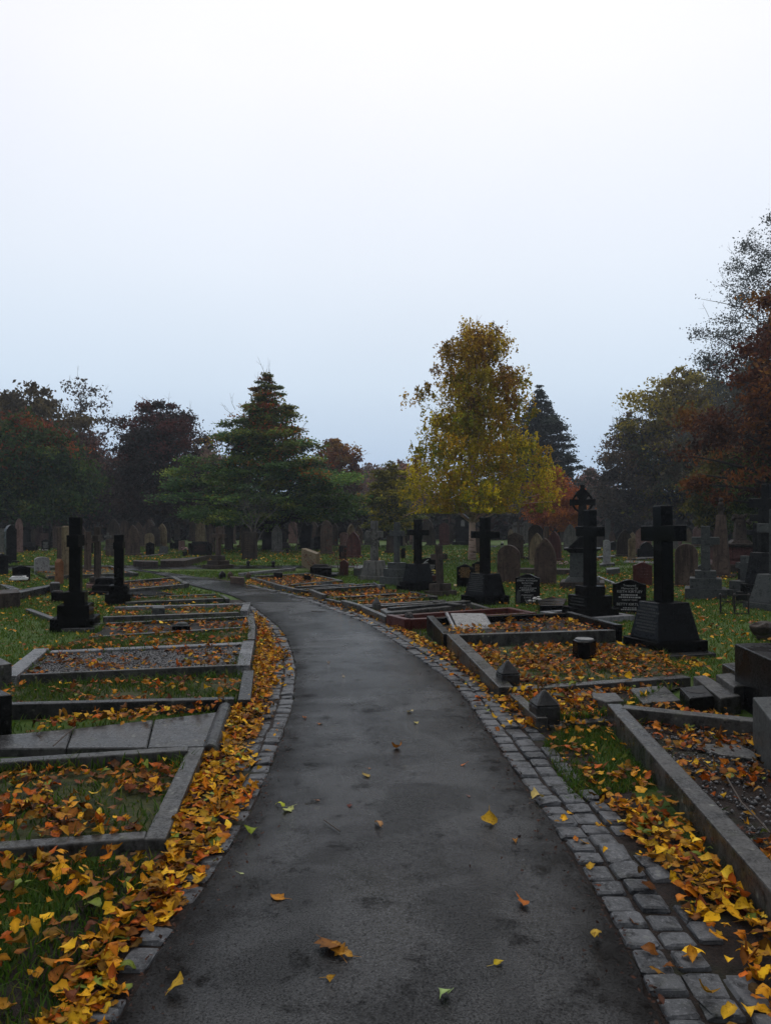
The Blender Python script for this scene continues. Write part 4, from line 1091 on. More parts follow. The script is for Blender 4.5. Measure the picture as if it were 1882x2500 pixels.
def s3(x0, y0, sc_, a, b): return (x0 + a * sc_, y0 + b * sc_)
c6 = lambda a, b: (1000 + a * .5297, 1450 + b * .5297)
slab_at('lying_stone', 'flat square stone lying askew among leaves between the pyramid posts and the vase block', 'slab', [c6(1012, 437), c6(1170, 420), c6(1250, 490), c6(1075, 505)], .09, 'kerb')
rt, poly = slab_at('vase_block', 'square black vase block with a round hole in its top', 'vase', [c6(1243, 432), c6(1350, 420), c6(1402, 470), c6(1290, 482)], .15, 'blackrough')
mb = MB(); mb.tube([(0, 0, .13), (0, 0, .153)], .075, 20); mb.build('hole', M['rubber'], rt)
slab_at('lying_stone', 'long kerb block lying end on beside the square vase block', 'kerb', [c6(1306, 380), c6(1362, 374), c6(1528, 470), c6(1432, 482)], .15, 'kerb')
slab_at('lying_stone', 'thick square block beside the stepped plinth', 'block', [c6(1410, 372), c6(1490, 362), c6(1592, 418), c6(1494, 430)], .20, 'kerb')
rt, poly = slab_at('tomb_plinth', 'big dark weathered plinth with crumbling sides at the picture edge', 'plinth', [c6(1497, 230), c6(1570, 226), (1990, 1569), (1990, 1668), c6(1665, 305)], .52, 'blackrough')
slab_at('tomb_plinth', 'low step in front of the big weathered plinth', 'step', [c6(1438, 322), c6(1500, 315), (1980, 1692), (1980, 1740), (1882, 1687)], .24, 'kerb_dark')
slab_at('tomb_block', 'grey upright block cut by the picture edge beside the nearest grave', 'block', [(1837, 1702), (1950, 1698), (1990, 1800), (1884, 1762)], .40, 'darkgrey')
slab_at('lying_stone', 'small thin slab sunk in the dark soil of the nearest grave', 'slab', [c6(1290, 690), c6(1520, 690), c6(1600, 735), c6(1600, 762), c6(1430, 740)], .085, 'kerb')
slab_at('lying_stone', 'flat broken kerb end resting on the corner of the long low wall', 'kerb', [c6(835, 458), c6(950, 455), c6(990, 492), c6(905, 498), c6(845, 478)], .13, 'kerb')
slab_at('lying_stone', 'grey flat slab with a gravel patch behind the leaf drift', 'slab', [c6(520, 425), c6(880, 428), c6(900, 455), c6(740, 474), c6(560, 455)], .06, 'slab')
c5 = lambda a, b: (a * .4204, 1500 + b * .4204)
rt, poly = slab_at('flower_holder', 'black square flower holder with a domed perforated lid on gravel', 'vase', [c5(998, 68), c5(1030, 46), c5(1090, 46), c5(1105, 68)], .14, 'black')
MB().ball((0, 0, .138), (.085, .085, .035), 14, 6).build('lid', M['darkgrey'], rt, smooth=True)
rt, poly = slab_at('flower_holder', 'round sided black pot with a pale perforated lid before the tallest cross', 'vase', [c6(750, 212), c6(780, 194), c6(835, 194), c6(860, 212), c6(830, 222), c6(775, 222)], .27, 'black')
MB().tube([(0, 0, .255), (0, 0, .278)], .10, 20).build('lid', M['palegrey'], rt)
c1 = lambda a, b: (a * .3784, 1200 + b * .3784)
slab_at('vase_block', 'dark grey vase block set in the bright wet kerb', 'vase', [c1(982, 752), c1(990, 738), c1(1058, 738), c1(1064, 752)], .20, 'darkgrey')
rt, poly = slab_at('vase_block', 'black cube vase with a slotted top on the turf', 'vase', [c1(330, 650), c1(340, 636), c1(405, 636), c1(414, 650)], .20, 'black')
MB().box((0, 0, .2), (.16, .09, .01)).build('slot', M['rubber'], rt)
slab_at('kerb_block', 'small dark block ending the low wall beside the cube vase', 'block', [c1(322, 592), c1(330, 582), c1(382, 582), c1(388, 592)], .24, 'kerb_dark')
slab_at('low_wall', 'low dark kerb wall running to the left across the turf', 'kerb', [c1(115, 636), c1(322, 600), c1(322, 612), c1(130, 652)], .16, 'kerb_dark')
slab_at('low_wall', 'rough low brick brown wall end at the picture edge', 'wall', [c1(-90, 640), c1(110, 628), c1(132, 650), c1(-90, 668)], .28, 'darkbrown')
slab_at('low_wall', 'black kerb strip leading back to the white tiered plaque', 'kerb', [c1(0, 596), c1(70, 606), c1(130, 628), c1(90, 640)], .14, 'kerb')
x, y = place(46, 1433, .2)
rt = empty('tiered_plaque', (x, y, .16), R(20)); tag(rt, 'white tiered grave plaque with a dark centre panel', 'plaque')
MB().box((0, 0, .02), (.40, .30, .05)).box((0, 0, .065), (.32, .23, .04)).build('tiers', M['white'], rt, .006)
MB().box((0, 0, .095), (.17, .12, .02)).build('panel', M['darkgrey'], rt)
rt = empty('tomb_steps', (*place(262, 1453, .3), 0), R(2)); tag(rt, 'stack of dark chamfered tomb steps behind the shorter black cross', 'tomb')
for i, (s, h0, h1) in enumerate(((.62, -.05, .09), (.50, .091, .22), (.40, .221, .36))):
    MB().frustum(h0, h1 - .03, (s, s), (s, s)).frustum(h1 - .03, h1, (s, s), (s - .07, s - .07)).build('step', M['black'], rt, .004)
slab_at('lying_stone', 'black broken slab lying in the turf beside the shorter black cross', 'slab', [c1(830, 648), c1(850, 632), c1(990, 636), c1(1120, 658), c1(1000, 668), c1(880, 670)], .07, 'black')
slab_at('lying_stone', 'pinkish broken block behind the stepped black cross', 'block', [c1(555, 592), c1(600, 586), c1(605, 596), c1(560, 602)], .12, 'pink')
slab_at('low_wall', 'dark kerb across the turf with rusty leaves against it', 'kerb', [(325, 1367), (386, 1369), (386, 1371.5), (325, 1370)], .20, 'darkbrown')
slab_at('low_wall', 'dark raised grave kerb with a pot of flowers on it', 'kerb', [(392, 1366), (480, 1360), (516, 1354), (452, 1369), (392, 1369)], .22, 'darkbrown')
slab_at('low_wall', 'thin pale kerb edge lying in the lawn beyond the low kerb', 'kerb', [(345, 1357), (404, 1350), (404, 1351), (345, 1358.3)], .05, 'kerb_grey')
slab_at('low_wall', 'long bright kerb running back across the turf by the bend', 'kerb', [(582, 1398.5), (722, 1385), (722, 1386.5), (582, 1400.5)], .10, 'kerb_grey')
slab_at('kerb_block', 'rough oblong stone block at the bend beside the squat post', 'block', [(562, 1407), (597, 1409), (597, 1411), (562, 1409)], .17, 'brown')
post('kerb_post', 'low square kerb post ending the oblong block', 561, 1413, .13, .2, 'brown', .5)
post('kerb_post', 'low square kerb post between the oblong block and the first far grave', 605, 1414, .13, .19, 'brown', .5)
slab_at('kerb_block', 'square dark block on the soil of the far kerbed grave', 'block', [(668, 1398), (672, 1396), (688, 1396), (690, 1399)], .22, 'blackrough')
slab_at('kerb_block', 'wedge shaped black block in front of the box tomb', 'block', [(737, 1406), (742, 1404), (756, 1405), (760, 1410)], [.14, .2, .2, .14], 'black')
slab_at('stone_chest', 'thick ochre stone chest standing upright on the turf', 'chest', [(736, 1339), (748, 1338), (781, 1350), (771, 1352)], .60, 'tan')
rt, _ = slab_at('box_tomb', 'dark box tomb with a chamfered lid by the dried red plant', 'tomb', [(757, 1384), (765, 1379), (803, 1380), (810, 1387)], .30, 'black')
MB().frustum(.301, .36, (.52, .42), (.36, .28)).build('lid', M['black'], rt, .006)
MB().box((0, 0, .03), (.95, .8, .14)).build('base', M['blackrough'], rt, .008)
slab_at('box_tomb', 'low box tomb with a pale wet top and pebble sides', 'tomb', [(863, 1387), (880, 1379), (896, 1383), (878, 1388)], .24, 'darkgrey')
hs('small red granite headstone with ivy stems, leaning by the dried plant', 827, 850, 1367, 1407, 'ogee', 'red', -20, plinth=False, th=.1, tilt=(0, 4))
slab_at('lying_stone', 'pale broken slab propped over the kerb below the lily cross', 'slab', [(882, 1438), (913, 1422), (930, 1432), (926, 1436)], [.05, .20, .14, .05], 'kerb_grey')
slab_at('lying_stone', 'tilted grey slab inside the dark raised grave', 'slab', [(763, 1427), (790, 1419), (812, 1422), (806, 1428)], [.07, .16, .16, .09], 'darkgrey')
# carved slab
cs = empty('ledger_slab', (0, 0, 0)); tag(cs, 'grave slab carrying a long cross in low relief', 'slab')
q = [T(a, b, .2) for a, b in ((928, 1482), (1133, 1464), (1138, 1472), (944, 1492))]
MB().slab([p[:2] for p in q], .0, .17).build('slab', M['kerb'], cs, .01)
d = (q[1] - q[0])[:2]; d /= np.linalg.norm(d); nrm = np.array((-d[1], d[0])); c0 = (q[0][:2] + q[3][:2]) / 2 + d * .12
def oq(a0, a1, b0, b1): return [tuple(c0 + d * a + nrm * b) for a, b in ((a0, b0), (a1, b0), (a1, b1), (a0, b1))]
MB().slab(oq(0, 1.75, -.06, .06), .171, .21).slab(oq(1.18, 1.32, .065, .30), .171, .209).slab(oq(1.18, 1.32, -.30, -.065), .171, .209).build('relief_cross', M['kerb_dark'], cs, .006)
# tilted stone scroll
p = T(1150, 1517, .20)
rt = empty('stone_scroll', (p[0], p[1], .20), R(8), (R(17), R(2))); tag(rt, 'pale stone scroll lying tilted in the raised dark grave, one edge rolled', 'tablet')
MB().prism([(-.24, -.05), (.24, -.06), (.275, -.045), (.28, -.02), (.26, 0.0), (.22, .012), (-.24, .004)], -.26, .26).build('tablet', M['palegrey'], rt, .004)
MB().tube([(-.29, -.27, -.01), (-.29, .27, -.01)], .026, 10).build('rolled_edge', M['kerb_grey'], rt)
MB().box((-.02, 0, -.12), (.40, .36, .14)).build('bed_block', M['kerb_dark'], rt)
# rusted pot
x, y = place(998, 1530, .1)
rt = empty('rusted_pot', (x, y, 0)); tag(rt, 'dark rusted wire pot standing by the red granite kerb', 'pot')
MB().ball((0, 0, .10), (.085, .085, .11), 14, 8, .08).build('bowl', M['iron'], rt)
# flat black ledger block beside the lettered stone
slab_at('ledger_block', 'flat topped black block with a sunken panel beside the lettered stone', 'block', [(1312, 1466), (1345, 1457), (1384, 1462), (1375, 1478), (1318, 1478)], .16, 'black')
slab_at('lying_stone', 'thin pale grey slab on the turf under the small red granite stone', 'slab', [(1528, 1368), (1600, 1371), (1600, 1375), (1520, 1372)], .05, 'kerb_grey')
slab_at('lying_stone', 'low dark block with a pale top on the turf behind the three stepped cross', 'block', [(1479, 1386), (1511, 1385), (1513, 1388), (1482, 1391)], .18, 'darkgrey')
slab_at('lying_stone', 'long pale kerb lying in the turf beyond the ogee topped headstone', 'kerb', [(1458, 1407), (1460, 1405), (1500, 1421), (1497, 1423)], .05, 'kerb_grey')
slab_at('low_wall', 'dark kerb running behind the cluster of pointed stones', 'kerb', [(1265, 1386), (1400, 1388), (1400, 1391), (1265, 1389)], .16, 'darkbrown')
for i, (u0, u1, v, lb) in enumerate(((1455, 1500, 1358, 'thin kerb lines of a flat grave near the slim pale stone'), (1462, 1498, 1376, 'flat grave kerb under the slim pale stone'), (1540, 1600, 1362, 'flat grave kerb before the carved bust monument'),
                                       (1660, 1740, 1384, 'flat grave kerb beyond the lawn cross'), (1410, 1440, 1372, 'flat grave kerb beside the grey green rosette stone'))):
    slab_at('low_wall', lb, 'kerb', [(u0, v), (u1, v - 3), (u1 + 3, v - .5), (u0 + 3, v + 2.5)], .10, 'kerb')
# rubble at the edge
rr = random.Random(3)
for lb, (u, v, s, mt) in zip(('mossy boulder at the foot of the rubble heap', 'brown boulder on top of the rubble heap', 'grey boulder leaning behind the rubble heap'),
                             ((1864, 1594, .15, 'darkgrey'), (1874, 1566, .17, 'darkbrown'), (1890, 1548, .20, 'darkbrown'))):
    p = T(u, v + 20); mb = MB(); mb.ball((0, 0, 0), (s, s * .8, s * .55), 8, 5, .22, rr)
    o = mb.build('boulder', M[mt], None, .01); o.location = (p[0], p[1] + .1, s * .35 if 'top' not in lb else .24); tag(o, lb, 'boulder')
# dark stones cut by the other picture edge
slab_at('tomb_block', 'grey stone block cut by the picture edge beside the framed gravel grave', 'block', [c5(-70, 262), c5(0, 250), c5(70, 285), c5(-40, 300)], .24, 'kerb')
slab_at('tomb_block', 'black rough block cut by the picture edge beside the flat slabs', 'block', [(-70, 1690), (4, 1684), (30, 1696), (-60, 1708)], .30, 'blackrough')

# ball finials
for i, (u, v, lb) in enumerate(((606, 1385, 'small stone ball on a base beside the bend, nearer the brown cross'), (667, 1386, 'small stone ball on a base in front of the shield stone'), (702, 1352, 'little stone urn by the far flat grave'))):
    x, y = place(u, v, .1); rt = empty('ball_finial', (x, y, 0)); tag(rt, lb, 'finial')
    MB().frustum(-.03, .10, (.16, .16), (.08, .08)).build('base', M['blackrough'], rt, .006); MB().ball((0, 0, .155), .07, 12, 8).build('ball', M['blackrough'], rt, smooth=True)

# flowers, pebbles
def flowers(label, x, y, z, pm, n, spread, h, pot=None, seed=1):
    r = random.Random(seed); rt = empty('flower_bunch', (x, y, z)); tag(rt, label, 'flowers')
    if pot: MB().frustum(-.02, h * .55, (.14, .14), (.19, .19)).build('pot', M[pot], rt, .008)
    ms = MB(); mp = MB()
    for k in range(n):
        a = r.uniform(0, 6.28); d_ = spread * math.sqrt(r.random()); p = (math.cos(a) * d_, math.sin(a) * d_, h + r.uniform(-.04, .05))
        ms.tube([(p[0] * .25, p[1] * .25, h * .3), p], .004, 4)
        for q in range(5):
            b = q * 1.2566 + a; mp.ball((p[0] + math.cos(b) * .016, p[1] + math.sin(b) * .016, p[2]), (.016, .016, .010), 6, 4, .1, r)
    ms.build('stems', M['stem'], rt); mp.build('petals', M[pm], rt, smooth=True)
flowers('bunch of yellow flowers beside the short brown cross', *place(1062, 1424, -.3), .10, 'petal_yellow', 12, .09, .22, 'deepred', 1)
flowers('white flowers in front of the lettered stone with the carved arch', *place(1306, 1480, -.15), 0, 'petal_white', 16, .11, .14, None, 2)
flowers('pale pink flowers in a dark pot on the raised kerb', *place(452, 1362, 0), .1, 'petal_pink', 16, .14, .30, 'blackrough', 3)
flowers('orange pink bouquet lying beside the red pointed stone', *place(1372, 1386, 0), 0, 'petal_pink', 18, .2, .16, None, 4)
flowers('white flowers at the foot of the notched black stone', *place(107, 1347, -.3), 0, 'petal_white', 8, .25, .10, None, 5)
flowers('white flowers by the block beside the pediment stone', *place(1225, 1344, -.2), .3, 'petal_white', 10, .12, .14, 'blackrough', 6)
hp = MB().prism([(0, -.07), (.05, -.03), (.085, .02), (.07, .06), (.03, .06), (0, .035), (-.03, .06), (-.07, .06), (-.085, .02), (-.05, -.03)], -.03, .03).build('heart_stone', M['white'], None, .012, seg=2)
p = T(1128, 1432); hp.location = (p[0], p[1] - .1, .065); hp.rotation_euler = (R(-35), R(8), R(-10)); tag(hp, 'white heart shaped stone leaning before the gilded black headstone', 'ornament')
for u, v, lb in ((1112, 1433, 'buff pebble between the yellow flowers and the white heart stone'), (1144, 1437, 'buff pebble between the white heart stone and the tapered pedestal')):
    p = T(u, v); o = MB().ball((0, 0, .03), (.055, .045, .035), 10, 6, .06).build('pebble', M['buff'], None, smooth=True); o.location = (p[0], p[1], 0); tag(o, lb, 'pebble')

# dry red plant
def shrub(name, label, x, y, n, h, sp, c, seed, mat='twig', leaves=True, cat='plant'):
    r = random.Random(seed); rt = empty(name, (x, y, 0)); tag(rt, label, cat); mb = MB(); pts = []
    for k in range(n):
        a = r.uniform(0, 6.28); b = r.gauss(0, .12); H_ = h * r.uniform(.55, 1.05); P = [(math.cos(a) * .12 * r.random(), math.sin(a) * .12 * r.random(), -.02)]
        for i in range(1, 6):
            t = i / 5; P.append((P[0][0] + math.cos(a) * sp * t ** 1.6 + r.gauss(0, .02), P[0][1] + math.sin(a) * sp * t ** 1.6 + r.gauss(0, .02), H_ * t))
        mb.tube(P, [.008 * (1 - .7 * i / 5) for i in range(6)], 4)
        for i in range(2, 6):
            for q in range(3): pts.append((P[i][0] + r.gauss(0, .05), P[i][1] + r.gauss(0, .05), P[i][2] + r.gauss(0, .06)))
    mb.build('stems', M[mat], rt)
    if leaves:
        rg = np.random.default_rng(seed); P = np.array(pts); m = len(P); A = rg.normal(0, 1, (m, 3)); A /= np.linalg.norm(A, axis=1)[:, None]; B_ = np.cross(A, rg.normal(0, 1, (m, 3))); B_ /= np.linalg.norm(B_, axis=1)[:, None]
        V = np.stack([P + A * .032, P + B_ * .014, P - A * .032, P - B_ * .014], 1).reshape(-1, 3)
        cc_ = np.repeat(np.array(c)[None] * rg.uniform(.4, 1.3, (m, 1)), 4, 0)
        np_mesh('foliage', V, np.arange(4 * m).reshape(m, 4), M['crown'], rt, cc_)
    return rt
shrub('dried_shrub', 'dried red stemmed plant with withered leaves in front of the dull red stone', *place(835, 1409, .2), 12, 1.30, .42, (.13, .035, .02), 5)
shrub('dried_shrub', 'lower tuft of dried red weeds on the soil near the dark box tomb', *place(785, 1406, .2), 12, .6, .45, (.11, .04, .02), 6)
shrub('dried_shrub', 'dried weed stems between the box tombs', *place(870, 1408, .1), 6, .6, .35, (.10, .03, .02), 7)

# white car beyond the trees
x, y = X(211, 70), 70.0
cr_ = empty('parked_car', (x, y, 0), R(86)); tag(cr_, 'white car parked beyond the trees, seen between the stones', 'car')
MB().prism([(-2, .35), (2, .35), (2.05, .75), (1.2, .95), (.6, 1.42), (-1.2, 1.45), (-1.9, .98), (-2.05, .7)], -.85, .85).build('body', M['car'], cr_, .06, seg=2)
MB().prism([(.62, .98), (1.05, .98), (.55, 1.36), (-1.15, 1.38), (-1.6, .98)], -.86, .86).build('windows', M['glass'], cr_)
for a in (-1.25, 1.25):
    for b in (-.8, .8):
        wl = MB().tube([(a, b - .1, .32), (a, b + .1, .32)], .32, 16).build('wheel', M['rubber'], cr_)

# ------------------------------------------------------------------ trees
def unit(A): return A / np.maximum(np.linalg.norm(A, axis=-1, keepdims=True), 1e-9)

def leaf_quads(P, rg, size, jit=.35, flatb=0.0, stretch=1.6):
    m = len(P)
    Nn = rg.normal(0, 1, (m, 3)); Nn[:, 2] += flatb * np.sign(Nn[:, 2]) * 2; Nn = unit(Nn)
    U = unit(np.cross(Nn, rg.normal(0, 1, (m, 3)))); W_ = np.cross(Nn, U)
    s = size * rg.uniform(1 - jit, 1 + jit, (m, 1))
    a = U * s * .5 * stretch; b = W_ * s * .42
    V = np.stack([P - a, P + b + Nn * s * .12, P + a, P - b + Nn * s * .12], 1).reshape(-1, 3)
    return V, np.arange(4 * m).reshape(m, 4)

def tree(name, label, x, y, H, th, tr, env, ncl, clr, nlf, ls, low, high, seed, flat=.6, droop=0.0, twigs=0, group=None, barkm='bark', lean=(0, 0), nbr=40, core=.5, tsplit=.5, tsoft=.2, top=.92, shell=.6, up=0.0, bright=1.0, leader=16):
    """env: (height fraction of the crown, radius in metres) pairs; low/high: leaf colours of the lower and upper crown"""
    rg = np.random.default_rng(seed); ncl = int(ncl * 1.5); clr = clr * .92
    root = empty(name, (x, y, 0)); tag(root, label, 'tree', group)
    ts = [e[0] for e in env]; rs = [e[1] for e in env]
    ph = rg.uniform(0, 6.28, 4)
    # clump centres
    tt = rg.random(ncl * 6); keep = rg.random(ncl * 6) < (np.interp(tt, ts, rs) / max(rs)) ** .9; tt = tt[keep][:ncl]
    m = len(tt); an = rg.uniform(0, 6.28, m)
    rad = np.interp(tt, ts, rs) * (1 + .14 * np.sin(3 * an + ph[0] + tt * 5) + .10 * np.sin(5 * an + ph[1] - tt * 9) + rg.normal(0, .07, m)) * rg.random(m) ** (.5 * (1 - shell) + .12)
    rad = np.maximum(rad - clr * .4, 0.02)
    cz = th + tt * (H - th) + rg.normal(0, clr * .3, m)
    lx = lean[0] * (cz / H) ** 1.5; ly = lean[1] * (cz / H) ** 1.5
    C = np.stack([np.cos(an) * rad + lx, np.sin(an) * rad + ly, cz], 1)
    C[:, 2] -= droop * .25 * rad
    # a line of clumps up the leader so the crown ends in a tip
    na = max(3, ncl // leader); ta = np.linspace(.3, .99, na); za = th + ta * (H - th); ra = np.interp(ta, ts, rs) * rg.uniform(.2, .7, na); aa = rg.uniform(0, 6.28, na)
    C = np.concatenate([C, np.stack([np.cos(aa) * ra + lean[0] * (za / H) ** 1.5, np.sin(aa) * ra + lean[1] * (za / H) ** 1.5, za], 1)]); m = len(C)
    # trunk
    mb = MB(); nseg = 9; P = []; Q = []
    for i in range(nseg + 1):
        t = i / nseg; z = -.1 + (H * top + .1) * t
        P.append((rg.normal(0, .025) * H * .12 * min(1, t * 3) + lean[0] * t ** 1.5, rg.normal(0, .025) * H * .12 * min(1, t * 3) + lean[1] * t ** 1.5, z)); Q.append(tr * (1.28 if i == 0 else 1.05) * (1 - t) ** .8 + .012)
    mb.tube(P, Q, 9)
    # limbs
    ordr = rg.permutation(m)[:nbr]
    for k in ordr:
        c = C[k]; t0 = np.clip((c[2] - (0.35 + .35 * rg.random()) * np.hypot(c[0] - lean[0] * .5, c[1]) - .2) / (H * top), th * .75 / H, .9)
        s = np.array([np.interp(t0 * nseg, range(nseg + 1), [p[j] for p in P]) for j in range(3)])
        mid = (s + c) / 2 + np.array((0, 0, (.12 if up == 0 else -.1) * np.linalg.norm(c - s))) + rg.normal(0, .08, 3)
        r0 = max(tr * (1 - t0) * .42, .015)
        mb.tube([s, (s * .6 + mid * .4), mid, (mid + c) / 2 + rg.normal(0, .06, 3), c], [r0, r0 * .75, r0 * .5, r0 * .32, .008], 5)
    # bare twigs at the rim
    for k in rg.permutation(m)[:twigs]:
        c = C[k]; d = unit(c - np.array((lean[0], lean[1], th + .35 * (H - th)))) + rg.normal(0, .35, 3); d[2] += .35; d = unit(d)
        L = clr * rg.uniform(1.2, 2.6)
        mb.tube([c, c + d * L * .5 + rg.normal(0, .04, 3), c + d * L], [.014, .009, .004], 3)
        for q in range(2):
            s = c + d * L * rg.uniform(.35, .75); e = unit(d + rg.normal(0, .5, 3)); mb.tube([s, s + e * L * .4], [.007, .003], 3)
    mb.build('trunk', M[barkm], root, smooth=True)
    # foliage
    nlf = int(nlf * 1.9); ls = ls * .72
    al = rg.gamma(2.2, 1, m) * np.clip(np.interp((C[:, 2] - th) / (H - th), ts, rs) / max(rs) * 1.7, .30, 1); per = rg.multinomial(nlf, al / al.sum())
    ci = np.repeat(np.arange(m), per); n = len(ci)
    G = rg.normal(0, 1, (n, 3)); cs = (clr * rg.uniform(.65, 1.3, m) * np.clip(np.interp((C[:, 2] - th) / (H - th), ts, rs) / max(rs) * 1.9, .45, 1))[ci][:, None]
    P_ = C[ci] + G * cs * np.array((.66, .66, .66 * flat))
    if droop:
        # hanging strands
        sid = ci * 16 + rg.integers(0, 16, n); sg = np.random.default_rng(seed + 1)
        off = sg.normal(0, .55, (m * 16, 3)) * clr; dl = sg.random(m * 16) * droop
        u = rg.random(n)
        P_ = C[ci] + off[sid] * np.array((1, 1, .5)) + rg.normal(0, .035, (n, 3)); P_[:, 2] -= u * dl[sid]
    if core:
        # a scatter of inner leaves so the crown is not hollow
        k = int(n * core * .35); t2 = rg.beta(1.5, 2.2, k); a2 = rg.uniform(0, 6.28, k); r2 = np.interp(t2, ts, rs) * np.sqrt(rg.random(k)) * .72
        z2 = th + t2 * (H - th)
        P_[:k] = np.stack([np.cos(a2) * r2 + lean[0] * (z2 / H) ** 1.5, np.sin(a2) * r2 + lean[1] * (z2 / H) ** 1.5, z2], 1)
    P_[:, 2] = np.maximum(P_[:, 2], th * (.62 if droop == 0 else .84) + .12 * rg.random(n))
    V, F = leaf_quads(P_, rg, ls, flatb=.5 if flat < .5 else 0)
    low = np.array(low); high = np.array(high)
    tz = (P_[:, 2] - th) / (H - th)
    w_ = np.clip((tz - tsplit) / tsoft + .5 + rg.normal(0, .35, m)[ci], 0, 1)
    cl = low[rg.integers(0, len(low), m)][ci]; chh = high[rg.integers(0, len(high), m)][ci]
    own = np.where((rg.random(n) < .25)[:, None], low[rg.integers(0, len(low), n)], cl)
    pick = (rg.random(n) < w_)[:, None]
    col = np.where(pick, chh, own) * (rg.uniform(.6, 1.35, m)[ci][:, None]) * rg.uniform(.6, 1.5, (n, 1)) * bright * 1.45
    np_mesh('crown', V, F, M['crown'], root, np.repeat(col, 4, 0))
    return root

OL, YG, GO, OR, RD, DG, BR = (.10, .085, .012), (.16, .13, .014), (.22, .13, .012), (.20, .075, .014), (.15, .028, .016), (.022, .034, .014), (.075, .042, .018)
# the birch
tree('birch_tree', 'yellow birch with a pale rosy trunk and drooping golden twigs', X(1152, 30.7), 30.7, 9.55, 2.25, .13,
     [(0, 1.9), (.05, 2.7), (.2, 3.05), (.34, 2.75), (.46, 2.2), (.62, 2.15), (.76, 2.0), (.88, 1.6), (.97, 1.15), (1, .6)], 250, .44, 38000, .10,
     [(.34, .26, .010), (.40, .31, .012), (.25, .22, .010), (.16, .17, .012), (.33, .20, .008)], [(.28, .165, .010), (.33, .22, .010), (.19, .095, .010), (.25, .19, .012)], 11, flat=.8, droop=.75, twigs=40, barkm='birch', lean=(.25, 0), nbr=70, core=.35, tsplit=.5, tsoft=.3, shell=.45)
# pin oak
tree('oak_tree', 'broad spreading oak with layered green branches and a rusty red crown', X(652, 41), 41, 9.4, 1.5, .24,
     [(0, 4.2), (.05, 5.1), (.14, 5.1), (.28, 4.4), (.38, 3.6), (.44, 3.0), (.50, 2.8), (.56, 2.75), (.66, 2.2), (.78, 1.6), (.9, .85), (1, .2)], 270, .58, 50000, .15,
     [(.045, .090, .026), (.066, .112, .022), (.030, .062, .022), (.10, .12, .018)], [(.17, .070, .014), (.10, .10, .018), (.17, .095, .014), (.07, .095, .02), (.22, .05, .016), (.06, .08, .02)], 12, flat=.28, twigs=60, nbr=100, core=.4, tsplit=.6, tsoft=.45, shell=.4, bright=1.2)
# left group
tree('maple_tree', 'rounded green tree flushed with red along its shoulder, near the picture edge', X(66, 46), 46, 8.0, 1.8, .2,
     [(0, 3.4), (.1, 4.0), (.35, 3.9), (.6, 3.2), (.8, 2.3), (.93, 1.4), (1, .5)], 190, .6, 26000, .19,
     [(.034, .068, .02), (.05, .09, .02), (.022, .045, .018), (.07, .085, .016)], [(.14, .035, .016), (.07, .085, .016), (.18, .05, .015), (.045, .07, .018)], 13, flat=.7, nbr=40, tsplit=.78, tsoft=.5)
tree('broadleaf_tree', 'dull grey brown tree far behind the red flushed green one', X(-30, 72), 72, 13.2, 3, .3,
     [(0, 3.4), (.3, 4.4), (.6, 3.6), (.85, 2.2), (1, .6)], 90, .9, 7000, .34, [(.055, .055, .04), (.05, .055, .04)], [(.08, .06, .04)], 14)
tree('sparse_tree', 'tall sparse tree with airy leaves showing the sky between its limbs', X(186, 68), 68, 14.2, 4, .24,
     [(0, 2.6), (.25, 3.6), (.55, 3.5), (.72, 3.0), (.88, 2.0), (1, .7)], 80, .55, 1500, .26, [(.05, .04, .035), (.07, .045, .035)], [(.055, .045, .038)], 15, twigs=60, nbr=80, core=.1, shell=.2, lean=(.5, 0))
tree('red_thicket_tree', 'dull reddish tree filling the gap before the dark beech', X(215, 60), 60, 8.4, 1.6, .2,
     [(0, 3.3), (.3, 3.9), (.65, 3.3), (.88, 2.2), (1, .9)], 120, .7, 13000, .24, [(.045, .025, .02), (.035, .024, .02), (.028, .022, .018)], [(.085, .034, .024), (.06, .03, .022)], 16, tsplit=.65)
tree('beech_tree', 'dark purple brown beech with a flat fan of bare twig ends on top', X(388, 53), 53, 9.6, 1.9, .3,
     [(0, 2.6), (.15, 3.3), (.4, 3.3), (.62, 3.1), (.8, 2.7), (.92, 1.9), (1, .8)], 170, .6, 22000, .19,
     [(.028, .018, .015), (.022, .018, .014), (.035, .02, .016)], [(.035, .024, .02), (.028, .022, .018), (.07, .022, .018)], 17, twigs=90, nbr=70, shell=.4)
tree('small_far_tree', 'small pinkish tree in the haze between the dark beech and the oak', X(500, 88), 88, 10.6, 2, .2, [(0, 3), (.4, 3.8), (.8, 2.6), (1, .8)], 70, .9, 5500, .36, [(.10, .055, .035), (.13, .06, .035)], [(.13, .075, .045)], 18)
tree('small_far_tree', 'low dark tree behind the edge of the dark beech', X(520, 66), 66, 6.8, 1.2, .2, [(0, 2.6), (.4, 2.9), (.8, 2.0), (1, .6)], 70, .7, 6500, .26, [(.03, .03, .02), (.05, .035, .02)], [(.05, .045, .02)], 19)
tree('rusty_tree', 'rounded tree turning orange on one side, just past the oak', X(815, 64), 64, 8.3, 1.4, .2, [(0, 2.4), (.3, 2.9), (.65, 2.6), (.88, 1.7), (1, .5)], 110, .6, 11000, .22,
     [(.05, .028, .02), (.06, .032, .02), (.04, .026, .02)], [(.20, .10, .018), (.16, .06, .018), (.10, .04, .02)], 20, tsplit=.55, twigs=20)
tree('hazy_tree', 'pale misty tree in the dip of the far skyline', X(905, 110), 110, 9.4, 2, .3, [(0, 4), (.4, 5), (.8, 3.4), (1, 1)], 80, 1.2, 6500, .5, [(.07, .06, .05), (.09, .06, .045)], [(.10, .065, .045)], 21)
